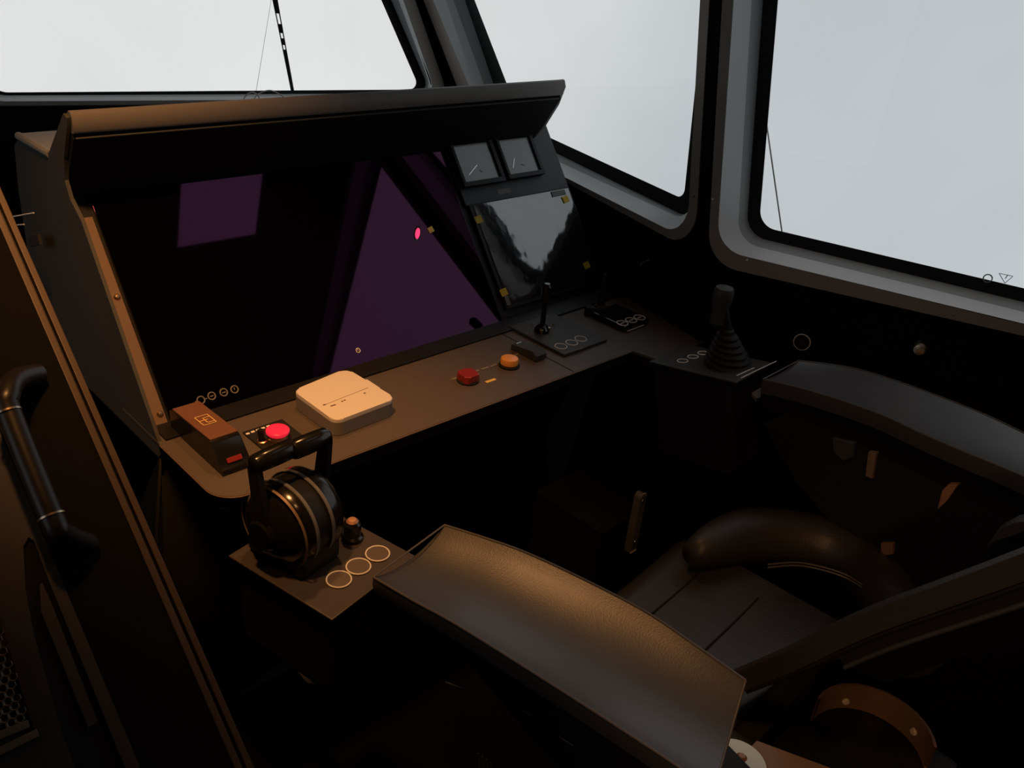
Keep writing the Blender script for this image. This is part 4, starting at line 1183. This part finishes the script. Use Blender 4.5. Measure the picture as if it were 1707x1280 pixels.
# grab rail
gb = thing('grab_rail', LF @ Vector((.2, .2, .03)), 'black tubular grab rail with two thin brass collars on the sloping cabinet', 'rail')
hh = .045
pp_ = [onl(*p_, hh) for p_ in ((40, 627), (16, 640), (8, 668), (17, 697), (87, 862), (103, 888), (138, 906))]
hs_ = [.008, .03, hh, hh, hh, .038, .008]
pts = [LF @ Vector((onl(*q, h).x, onl(*q, h).y, h)) for q, h in zip(((62, 624), (27, 634), (13, 660), (18, 695), (86, 862), (104, 890), (146, 908)), hs_)]
bm = bmesh.new(); tube(bm, smooth_path(pts, 6), .0115, 20); obj('tube', bm, 'rail', gb)
for q in ((14, 688), (86, 861)):
    c = onl(*q, hh); ctr = LF @ Vector((c.x, c.y, hh)); axr = (pts[4] - pts[3]).normalized()
    bm = bmesh.new(); lathe(bm, [(.0116, -.0012), (.0128, -.001), (.0128, .001), (.0116, .0012)], frame(ctr, axr.orthogonal(), axr.cross(axr.orthogonal())), 24); obj('collar', bm, 'brass', gb)
# small pale bracket in the gap at the far left
c = onx(56, 400, .44)
bk_ = thing('wall_bracket', c, 'small grey bracket with bright edges beside the console cheek at far left', 'bracket')
for poly, m_ in ((((46, 393), (62, 391), (66, 408), (50, 412)), 'fascia'),):
    pts = [onx(*p_, .44) for p_ in poly]; bm = bmesh.new(); prism(bm, [Vector((p_.y, p_.z)) for p_ in pts], .445, .44, FYZ, bev=.001); obj('plate', bm, m_, bk_)
for a, b in (((22, 361), (56, 355)), ((25, 375.5), (40, 374))):
    bm = bmesh.new(); tube(bm, [onx(*a, .44), onx(*b, .44)], .0012, 6); obj('bright_edge', bm, 'print', bk_)

# ------------------------------------------------------------------ light
w = bpy.data.worlds.new('overcast_sky'); sc.world = w; w.use_nodes = True; nt = w.node_tree
bg = nt.nodes['Background']
tcw = nt.nodes.new('ShaderNodeTexCoord')
dp_ = nt.nodes.new('ShaderNodeVectorMath'); dp_.operation = 'DOT_PRODUCT'; dp_.inputs[1].default_value = (.15, .985, 0)
nt.links.new(tcw.outputs['Generated'], dp_.inputs[0])
mr = nt.nodes.new('ShaderNodeMapRange'); mr.inputs['From Min'].default_value = .66; mr.inputs['From Max'].default_value = .86
nt.links.new(dp_.outputs['Value'], mr.inputs['Value'])
nz = nt.nodes.new('ShaderNodeTexNoise'); nz.inputs['Scale'].default_value = 3.2; nz.inputs['Detail'].default_value = 3
nt.links.new(tcw.outputs['Generated'], nz.inputs['Vector'])
mxc = nt.nodes.new('ShaderNodeMixRGB'); mxc.inputs[1].default_value = (.565, .595, .615, 1); mxc.inputs[2].default_value = (.79, .79, .78, 1)
nt.links.new(mr.outputs['Result'], mxc.inputs[0])
mrn = nt.nodes.new('ShaderNodeMapRange'); mrn.inputs['From Min'].default_value = .3; mrn.inputs['From Max'].default_value = .7; mrn.inputs['To Min'].default_value = .93; mrn.inputs['To Max'].default_value = 1.07
nt.links.new(nz.outputs['Fac'], mrn.inputs['Value'])
ml = nt.nodes.new('ShaderNodeMixRGB'); ml.blend_type = 'MULTIPLY'; ml.inputs[0].default_value = 1
nt.links.new(mxc.outputs[0], ml.inputs[1]); nt.links.new(mrn.outputs['Result'], ml.inputs[2])
nt.links.new(ml.outputs[0], bg.inputs['Color']); bg.inputs['Strength'].default_value = 1.0


def spot(name, loc, target, power, size, blend=1., rad=.04, col=(1, .52, .20)):
    l = bpy.data.lights.new(name, 'SPOT'); l.energy = power; l.spot_size = math.radians(size); l.spot_blend = blend; l.shadow_soft_size = rad; l.color = col
    o = bpy.data.objects.new(name, l); COL.objects.link(o); o.location = loc
    o.rotation_euler = (Vector(target) - Vector(loc)).to_track_quat('-Z', 'Y').to_euler(); return o


spot('ceiling_spot_desk', (.225, .80, 2.36), (.50, 1.14, 1.0), 100, 48, rad=.05, col=(1, .43, .13))
spot('ceiling_spot_console', (1.0, 1.36, 2.36), (.70, .80, .78), 34, 42, rad=.06, col=(1, .45, .15))
spot('ceiling_spot_chair', (.20, .02, 2.36), (.95, .35, .7), 18, 58, rad=.05, col=(1, .46, .17))
spot('wall_spot', (-.9, -.5, 1.9), (1.06, .18, .62), 27, 24, rad=.05, col=(1, .48, .19))  # added unseen lamp that warms the pivot guard and backrest side

vs_ = sc.view_settings
sc.display_settings.display_device = 'sRGB'
vs_.view_transform = 'Standard'; vs_.look = 'None'; vs_.exposure = 0; vs_.gamma = 1; vs_.use_curve_mapping = False
